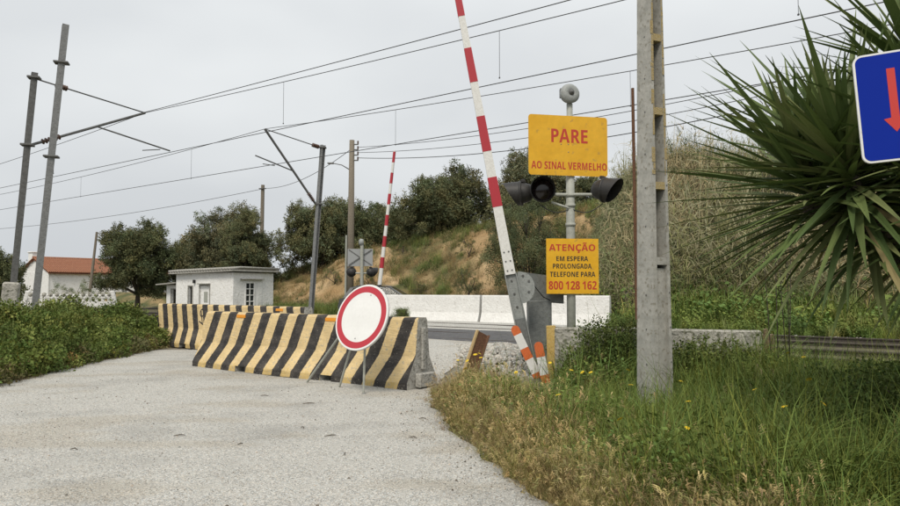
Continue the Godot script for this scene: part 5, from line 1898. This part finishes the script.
func bank_plants() -> void:
	var gt := []; var gc := []
	var dt := []; var dc := []
	var rt := []; var rc := []
	var lt := []; var lc := []
	for i in 16000:
		var s := rng.randf_range(-17.0, 36.0)
		var q := rng.randf_range(5.9, 34.0)
		var p2 := xz(s, q)
		if p2.y > -6.0: continue
		var u := p2.x / -p2.y
		if u < -0.30 or u > 0.72: continue
		var b := bank_amount(s, q)
		var p := ground_at(p2.x, p2.y)
		var n := n_hill.get_noise_2d(p2.x * 3.0 + 90.0, p2.y * 3.0)
		var right := smoothstep(3.5, 0.5, s)
		var near_strip := q < 11.2 and s < 1.5
		if s > -1.0 and q < 10.5: continue
		if near_strip:
			# lush green strip between rails and reeds
			if rng.randf() < 0.1: continue
			var tall := smoothstep(5.8, 8.6, q) * 1.3 + smoothstep(8.0, 10.0, q) * 0.5
			if rng.randf() < 0.30:
				lt.append(slope_xform(p, rng.randf_range(1.2, 2.2) * (0.5 + 0.6 * tall))); lc.append(vary(Color(0.15, 0.20, 0.05), 0.34, 0.16))
			else:
				gt.append(slope_xform(p, rng.randf_range(1.1, 1.9) * (0.45 + 0.65 * tall))); gc.append(vary(Color(0.18, 0.24, 0.058) if rng.randf() < 0.75 else Color(0.27, 0.27, 0.09), 0.34, 0.16))
			continue
		if right > 0.5 and b > 0.0:
			continue
		if s > 1.0 and b > 0.02:
			var col := ground_color(p2.x, p2.y)
			var bare := col.r > 0.24
			if bare and rng.randf() < 0.68: continue
			if b > 0.86 or (col.g > col.r * 0.92):
				if rng.randf() < 0.75:
					gt.append(slope_xform(p, rng.randf_range(0.6, 1.3))); gc.append(vary(Color(0.165, 0.195, 0.058), 0.32, 0.16))
				else:
					dt.append(slope_xform(p, rng.randf_range(0.7, 1.5))); dc.append(vary(Color(0.30, 0.235, 0.11), 0.3, 0.1))
			else:
				dt.append(slope_xform(p, rng.randf_range(0.5, 1.2))); dc.append(vary(Color(0.33, 0.235, 0.11) if rng.randf() < 0.7 else Color(0.17, 0.17, 0.06), 0.3, 0.1))
		elif s > 9.0:
			gt.append(slope_xform(p, rng.randf_range(0.7, 1.4))); gc.append(vary(Color(0.165, 0.20, 0.058), 0.32, 0.16))
	# reeds and tall dry canes on the right-hand bank
	for i in 1350:
		var s := rng.randf_range(-17.0, 4.6)
		var q := 10.0 + 10.0 * pow(rng.randf(), 1.0)
		var p2 := xz(s, q)
		if p2.y > -5.0: continue
		if s > 0.0 and q < lerpf(9.0, 14.5, s / 4.6): continue
		var p := ground_at(p2.x, p2.y)
		var sc := rng.randf_range(0.65, 1.1) * lerpf(0.7, 1.0, smoothstep(10.0, 11.5, q)) * (1.0 + 0.85 * n_fine.get_noise_2d(p2.x * 1.3, p2.y * 1.3))
		if s > 0.0: sc *= lerpf(1.0, 0.5, s / 4.6)
		if rng.randf() < 0.06: sc *= 1.35
		rt.append(slope_xform(p, sc))
		var cc := Color(0.29, 0.25, 0.145)
		var k := rng.randf()
		if k < 0.5: cc = Color(0.17, 0.185, 0.085)
		elif k < 0.6: cc = Color(0.40, 0.33, 0.19)
		rc.append(vary(cc, 0.3, 0.1))
	var parts := [
		["bank_grass", "green grass at the foot and along the crest of the bank", "grass", cluster(tuft(13, 0.12, 0.28, 0.62, 0.013, 0.75, 1.2), 5, 0.30, 0.7, 1.25), M.leaf, gt, gc],
		["bank_straw", "dry straw coloured tufts on the bare slope of the bank", "dry grass", cluster(straw(12, 0.14, 0.2, 0.5, 0.012, 0.85), 4, 0.32, 0.6, 1.25), M.dry, dt, dc],
		["bank_weeds", "bright green leafy weeds beside the rails", "weeds", cluster(weed_mesh(8, 0.32, 0.07, 0.042), 5, 0.28, 0.7, 1.3), M.leaf, lt, lc],
		["tall_reeds", "tall tangled dry reeds covering the bank to the right", "reeds", cluster(reed_mesh(), 9, 0.75, 0.6, 1.15), M.dry, rt, rc]]
	for q in parts:
		var o := multi(q[0], q[3], q[4], q[5], q[6])
		tag(o, q[1], q[2])
		o.set_meta("kind", "stuff")

func reed_mesh() -> Mesh:
	var st := begin()
	for i in 11:
		var a := rng.randf() * TAU
		var r := sqrt(rng.randf()) * 0.3
		var d := rng.randf() * TAU
		var l := rng.randf_range(0.9, 2.7)
		var ln := rng.randf() * 0.42
		var root := Vector3(cos(a) * r, -0.05, sin(a) * r)
		blade(st, root, d, ln, l, 0.021, 0.45, 4)
		var out := Vector3(cos(d), 0, sin(d))
		for k in 6:
			var t := rng.randf_range(0.2, 0.95)
			var p := root + (out * sin(ln + 0.2 * t) + Vector3.UP * cos(ln + 0.2 * t)) * l * t
			blade(st, p, rng.randf() * TAU, rng.randf_range(0.4, 1.2), rng.randf_range(0.16, 0.46), 0.022, 1.2, 3)
	st.generate_normals()
	return st.commit()

func yucca() -> void:
	var t := thing("yucca_plant", "large spiky green yucca with sword-shaped leaves behind the blue sign", "yucca", Vector3(4.75, 0, -5.9))
	var o := -t.position
	# three leaf forms, each folded along the midrib and slightly arched
	var forms := []
	for f in 4:
		var st := begin(true)
		var n := 7
		var L := 1.0
		var prev := []
		var arch: float = [0.03, 0.08, 0.16, 0.34][f]
		for k in n + 1:
			var u := float(k) / n
			var w := 0.026 * (0.75 + 1.1 * u) if u < 0.32 else 0.0288 * pow(1.0 - (u - 0.32) / 0.68, 0.8)
			w = maxf(w, 0.0008)
			var y := -arch * u * u * 0.5
			var row := [Vector3(-w, y + w * 0.5, u * L), Vector3(0, y, u * L), Vector3(w, y + w * 0.5, u * L)]
			if k > 0:
				for j in 2:
					st.set_smooth_group(j)
					quad(st, prev[j], prev[j + 1], row[j + 1], row[j], Vector3(0, -3, u))
			prev = row
		st.generate_normals()
		forms.append(st.commit())
	var mats := []
	for c in [Color(0.10, 0.14, 0.045), Color(0.135, 0.175, 0.060), Color(0.080, 0.118, 0.040), Color(0.175, 0.20, 0.08)]:
		var m := mat(c, 0.5)
		m.metallic_specular = 0.3
		m.cull_mode = BaseMaterial3D.CULL_DISABLED
		m.backlight_enabled = true
		m.backlight = Color(0.12, 0.15, 0.05)
		mats.append(m)
	var deadm := mat(Color(0.27, 0.225, 0.10), 0.8)
	deadm.cull_mode = BaseMaterial3D.CULL_DISABLED
	var heads := [[Vector3(3.06, 2.24, -5.45), 175, Vector3(-0.45, 0.4, 0.2), 1.28, 2.05], [Vector3(2.92, 2.2, -5.8), 110, Vector3(-0.5, 0.6, 0.05), 1.2, 1.7], [Vector3(3.62, 3.02, -5.5), 95, Vector3(-0.3, 0.5, 0.1), 1.0, 1.85], [Vector3(3.5, 2.45, -5.2), 90, Vector3(-0.25, 0.6, 0.2), 1.1, 1.85], [Vector3(3.62, 2.0, -5.25), 110, Vector3(-0.3, 0.3, 0.2), 1.0, 2.15], [Vector3(3.3, 1.95, -5.7), 80, Vector3(-0.35, 0.3, 0.1), 0.95, 2.1], [Vector3(4.2, 2.2, -5.4), 90, Vector3(-0.1, 0.4, 0.1), 1.0, 2.2], [Vector3(3.8, 1.95, -5.45), 90, Vector3(-0.2, 0.2, 0.1), 0.95, 2.5]]
	var extra := {}
	var st := begin(true)
	for h in heads:
		var c: Vector3 = h[0] + o
		tube(st, [Vector3(c.x * 0.08, -0.1, c.z * 0.15), Vector3(c.x * 0.35, c.y * 0.62, c.z * 0.4), c - Vector3(0, 0.1, 0), c + Vector3(0, 0.25, 0)], [0.13, 0.10, 0.085, 0.03], 9)
	obj("trunk", st, M.bark, t)
	var count := 0
	var made := 0
	for h in heads:
		var c: Vector3 = h[0] + o
		var axis: Vector3 = (Vector3(h[2]) + Vector3.UP).normalized()
		var n: int = h[1]
		for k in n:
			var u := (k + 0.5) / n
			var az := k * 2.39996 + rng.randf_range(-0.25, 0.25)
			# young leaves stand up in the middle, old ones spread and hang
			var pol := lerpf(0.12, h[4], pow(u, 0.72)) + rng.randf_range(-0.12, 0.12)
			var side := axis.cross(Vector3.RIGHT if absf(axis.x) < 0.8 else Vector3.FORWARD).normalized()
			var oth := axis.cross(side)
			var d := (axis * cos(pol) + (side * cos(az) + oth * sin(az)) * sin(pol)).normalized()
			var y := (axis - d * axis.dot(d)).normalized() if pol < 2.9 else side
			var x := y.cross(d)
			var len_: float = h[3] * rng.randf_range(0.78, 1.08) * (0.72 if u < 0.12 else 1.0)
			var fm := 0 if pol < 0.8 else (1 if pol < 1.4 else (2 if pol < 1.9 else 3))
			if rng.randf() < 0.25: fm = mini(fm + 1, 3)
			var dead := pol > 1.85 and rng.randf() < 0.22
			var pos := c + axis * lerpf(0.22, -0.22, u) + d * 0.04
			var wd := rng.randf_range(1.0, 1.45)
			var tf := Transform3D(Basis(x * wd, y * len_, d * len_), pos)
			count += 1
			# about 300 leaves are parts of their own, the rest are joined
			if count % 3 != 0 and made < 298:
				made += 1
				var lf := inst("leaf", forms[fm], deadm if dead else mats[rng.randi() % 4], t)
				lf.transform = tf
			else:
				if not extra.has(fm): extra[fm] = [[], []]
				extra[fm][0].append(tf)
				extra[fm][1].append(Color(0.27, 0.225, 0.10) if dead else [Color(0.10, 0.14, 0.045), Color(0.135, 0.175, 0.060), Color(0.080, 0.118, 0.040), Color(0.175, 0.20, 0.08)][rng.randi() % 4])
	for fm in extra:
		multi("inner_leaves", forms[fm], M.yucca, extra[fm][0], extra[fm][1], t).set_meta("kind", "stuff")
	# wispy twigs sticking out beyond it
	var tw := thing("bare_shrub", "thin bare twiggy shrub standing behind the yucca", "shrub", ground_at(4.05, -9.0))
	st = begin(true)
	for k in 5:
		var p0 := Vector3(rng.randf_range(-0.2, 0.2), -0.1, 0)
		var p2 := Vector3(rng.randf_range(-0.45, 0.35), rng.randf_range(3.0, 4.2), rng.randf_range(-0.3, 0.3))
		tube(st, [p0, p0.lerp(p2, 0.5) + rdir() * 0.06, p2], [0.007, 0.005, 0.002], 5)
		for j in 9:
			var b0 := p0.lerp(p2, rng.randf_range(0.7, 1.0))
			tube(st, [b0, b0 + Vector3(rng.randf_range(-0.16, 0.16), rng.randf_range(0.05, 0.2), rng.randf_range(-0.1, 0.1))], [0.004, 0.0015], 4)
	obj("twig", st, M.bark, tw)

func lobes_round(w: float, h: float, y0: float, n: int) -> Array:
	# overlapping lobes that fill a crown of width w between y0 and y0 + h
	var out := []
	for k in n:
		var a := k * 2.4 + rng.randf() * 0.6
		var f := (k + 0.5) / n
		var rr := w * 0.5 * sqrt(rng.randf_range(0.15, 0.62)) * (1.0 - 0.55 * f * f)
		var r := w * rng.randf_range(0.20, 0.30) * (1.0 - 0.25 * f)
		out.append([Vector3(cos(a) * rr, y0 + h * (0.16 + 0.68 * f), sin(a) * rr), Vector3(r, r * 0.85, r)])
	return out

func trees() -> void:
	var oak := Color(0.165, 0.175, 0.090)
	var olive := Color(0.195, 0.198, 0.115)
	var dark := Color(0.145, 0.160, 0.078)
	# x, z, width, top, crown bottom, colour, label
	var list := [
		[-20.8, -48.0, 5.4, 6.1, 0.3, dark, "dense dark oak tree with its crown down to the ground, right of the tiled house"],
		[-18.2, -52.0, 5.6, 5.5, 0.4, oak, "rounded dark tree directly behind the white hut's lean-to"],
		[-15.6, -50.0, 5.6, 7.7, 0.8, olive, "tall tree behind the white hut's roof, left of the distant pole"],
		[-13.5, -47.0, 3.6, 6.9, 1.0, oak, "narrow tree rising behind the hut beside the distant timber pole"],
		[-8.9, -50.0, 6.2, 7.8, 2.6, oak, "broad tree on the bank left of the telegraph pole, behind the leaning mast"],
		[-6.2, -53.0, 6.0, 7.8, 3.2, dark, "dark tree on the bank directly behind the telegraph pole"],
		[-3.4, -57.0, 5.4, 7.8, 4.2, olive, "small tree on the bank behind the distant raised barrier arm"],
		[-0.1, -47.0, 6.8, 9.1, 4.4, oak, "broad spreading tree on the crest of the bank, left of the raised barrier arm"],
		[5.0, -44.0, 5.4, 10.1, 4.9, olive, "tall grey-green tree on the crest behind the yellow stop board"],
		[8.4, -46.0, 4.2, 8.9, 4.4, oak, "low tree on the crest behind the right-hand signal lamp"],
		[-26.6, -41.0, 4.0, 4.0, 0.2, dark, "dark tree behind the mast footing, left of the tiled house"],
		[11.5, -42.0, 4.0, 7.9, 4.2, olive, "grey-green tree on the crest behind the reeds"],
	]
	for e in list:
		var g := height(e[0], e[1])
		var y0: float = e[4] - g
		var h: float = e[3] - e[4]
		var lb := lobes_round(e[2], h, y0, 11 if e[2] > 4.4 else 9)
		tree("leafy_tree", e[6], Vector3(e[0], g, e[1]), lb, 7400, e[5], clump_tree, "trees behind the railway", maxf(0.6, y0 + h * 0.15), 0.17)
	# big grey-green shrub on the slope behind the signs
	var g2 := height(3.7, -33.0)
	tree("large_shrub", "large grey-green shrub on the slope behind the crossing signal", Vector3(3.6, g2, -33.0), lobes_round(4.6, 6.1 - g2, 0.0, 14), 5000, Color(0.155, 0.170, 0.085), clump_fine, "", 0.5, 0.08)
	g2 = height(0.9, -36.0)
	tree("large_shrub", "smaller olive shrub beside the large one on the slope", Vector3(0.9, g2, -35.5), lobes_round(1.8, 1.5, 0.0, 5), 900, Color(0.15, 0.16, 0.075), clump_fine, "", 0.3, 0.05)
	# small shrubs dotted over the bare slope
	for e in [[-4.6, -41.0, 1.3, 0.9], [-1.6, -38.5, 1.1, 0.8], [-6.9, -43.0, 1.5, 1.0], [1.0, -40.0, 1.5, 1.2], [-2.9, -44.0, 1.2, 0.8], [5.6, -36.0, 1.6, 1.2], [-8.4, -40.5, 1.3, 0.8], [6.8, -33.0, 1.4, 1.0]]:
		var g := height(e[0], e[1])
		tree("slope_shrub", "small rounded green shrub growing on the bare slope of the bank", Vector3(e[0], g, e[1]), lobes_round(e[2], e[3], 0.0, 5), 420, Color(0.13, 0.15, 0.06), clump_fine, "small shrubs dotted over the bank", 0.2, 0.04)
	# shrubs in the low ground left of the hut
	for e in [[-19.0, -39.0, 2.0, 1.0, "low green shrub left of the white hut"], [-21.5, -41.0, 2.6, 1.5, "low green shrub below the dense dark oak"], [-1.45, -21.5, 0.6, 0.55, "small weed bush in front of white barrier beside the round sign"]]:
		var g := height(e[0], e[1])
		tree("low_shrub", e[4], Vector3(e[0], g, e[1]), lobes_round(e[2], e[3], 0.0, 6), 800, Color(0.13, 0.165, 0.055), clump_fine, "", 0.25, 0.05)

func litter() -> void:
	# dry twigs and leaves lying on the road
	for s in [[-1.75, 9.0, 0.22, 0.3], [-0.55, 8.2, 0.05, 1.2], [-0.3, 7.9, 0.12, 0.2], [-1.5, 7.4, 0.12, 2.2], [-1.15, 7.0, 0.18, 0.5], [-1.9, 6.6, 0.10, 1.0], [-0.35, 6.9, 0.14, 2.6], [-2.6, 7.0, 0.16, 0.4], [-2.45, 9.6, 0.16, 0.1], [0.05, 7.5, 0.10, 0.9], [-0.9, 6.2, 0.10, 1.7], [-3.3, 6.4, 0.12, 2.9]]:
		s[2] *= 0.65
		var g := ground_at(s[0], -s[1]) + Vector3(0, 0.016, 0)
		var t := thing("dry_twig", "small dark dry twig lying on the pale road", "twig", g, s[3], "twigs lying on the road")
		var st := begin(true)
		tube(st, [Vector3(-s[2] / 2, 0.004, 0), Vector3(0, 0.012, s[2] * 0.12), Vector3(s[2] / 2, 0.003, 0)], [0.003, 0.006, 0.003], 5)
		obj("stick", st, M.bark, t)
	var xf := []
	var cols := []
	for i in 5200:
		var d := 3.5 + 9.0 * rng.randf()
		var l := road_left(d)
		var r := road_right(d)
		var x := lerpf(l, r + 0.25, rng.randf())
		if rng.randf() < 0.35: x = r + rng.randf_range(-0.5, 0.2)
		var k := rng.randf()
		xf.append(Transform3D(Basis(rdir(), rng.randf() * TAU).scaled(Vector3.ONE * (0.004 + 0.010 * pow(k, 6.0))), ground_at(x, -d) + Vector3(0, 0.014, 0)))
		cols.append(vary(Color(0.42, 0.40, 0.36) if rng.randf() < 0.7 else Color(0.16, 0.14, 0.115), 0.4, 0.1))
	var o := multi("road_grit", stone_mesh(), M.stone, xf, cols)
	tag(o, "loose grit and small stones scattered over the road", "grit")
	o.set_meta("kind", "stuff")

# ------------------------------------------------------------------ the scene
func _ready() -> void:
	rng.seed = 20240511
	n_hill = noise(7, 0.055, 3)
	n_fine = noise(17, 0.35, 3)
	# camera
	var cam := Camera3D.new()
	cam.name = "camera"
	add_child(cam)
	cam.position = Vector3(0, 1.42, 0)
	cam.rotation_degrees = Vector3(2.862, 0, 0)
	cam.fov = 38.72
	cam.near = 0.05
	cam.far = 3000.0
	cam.current = true
	# overcast sky
	var env := Environment.new()
	var sky := Sky.new()
	var sm := ProceduralSkyMaterial.new()
	sm.sky_top_color = Color(0.775, 0.787, 0.795)
	sm.sky_horizon_color = Color(0.668, 0.682, 0.695)
	sm.sky_curve = 0.25
	sm.ground_bottom_color = Color(0.30, 0.29, 0.26)
	sm.ground_horizon_color = Color(0.62, 0.63, 0.62)
	sm.sun_angle_max = 1.0
	var cl := Image.create(1024, 512, false, Image.FORMAT_RGBA8)
	var cn := noise(303, 0.9, 5)
	for j in 256:
		var el := (0.5 - j / 512.0) * PI
		for i in 1024:
			var az := i / 1024.0 * TAU
			var v := Vector3(cos(az) * cos(el), sin(el) * 2.2, sin(az) * cos(el))
			var k := clampf(cn.get_noise_3d(v.x * 1.6, v.y * 1.6, v.z * 1.6) * 1.3 + 0.45, 0, 1)
			cl.set_pixel(i, j, Color(0.30, 0.30, 0.29, k))
	sm.sky_cover = ImageTexture.create_from_image(cl)
	sm.sky_cover_modulate = Color(1, 1, 1, 1)
	sky.sky_material = sm
	env.background_mode = Environment.BG_SKY
	env.sky = sky
	env.tonemap_mode = Environment.TONE_MAPPER_LINEAR
	env.tonemap_exposure = 1.45
	env.ssao_enabled = true
	env.ssil_enabled = true
	env.sdfgi_enabled = true
	var we := WorldEnvironment.new()
	we.name = "world_environment"
	we.environment = env
	add_child(we)
	# sun, veiled by the cloud
	var sun := DirectionalLight3D.new()
	sun.name = "sun"
	sun.light_energy = 0.5
	sun.light_angular_distance = 18.0
	sun.light_color = Color(1.0, 0.97, 0.92)
	sun.shadow_enabled = true
	sun.rotation_degrees = Vector3(-52, -14, 0)
	add_child(sun)

	make_materials()
	M.stone = mat(Color(1, 1, 1), 0.95)
	M.stone.vertex_color_use_as_albedo = true
	clump_tree = cluster(leaf_clump(17, 0.20, 0.115, 0.055, 0.5), 17, 0.42, 0.7, 1.2, true, 0.34)
	clump_fine = cluster(leaf_clump(17, 0.20, 0.10, 0.036, 0.5), 17, 0.42, 0.7, 1.2, true)
	build_ground()
	build_road()
	build_tracks()
	house()
	hut()
	concrete_fence()
	low_wall()
	build_barriers()
	poles_and_wires()
	concrete_pole()
	crossing_signal()
	barrier_machine()
	far_side_crossing()
	closed_road_sign()
	blue_sign()
	delineator(Vector3(1.30, 0.10, -10.62), 0.44, 0.0, 0.86, [0.0, 0.12, 0.38, 0.58, 0.84, 1.0], "tilted orange and white marker board leaning towards the gravel")
	delineator(Vector3(1.385, 0.0, -10.32), 0.20, 0.0, 0.68, [0.0, 0.30, 0.68, 1.0], "shorter orange and white marker board standing at the yellow plank")
	car()
	trees()
	bank_plants()
	hedge()
	verge()
	yucca()
	litter()
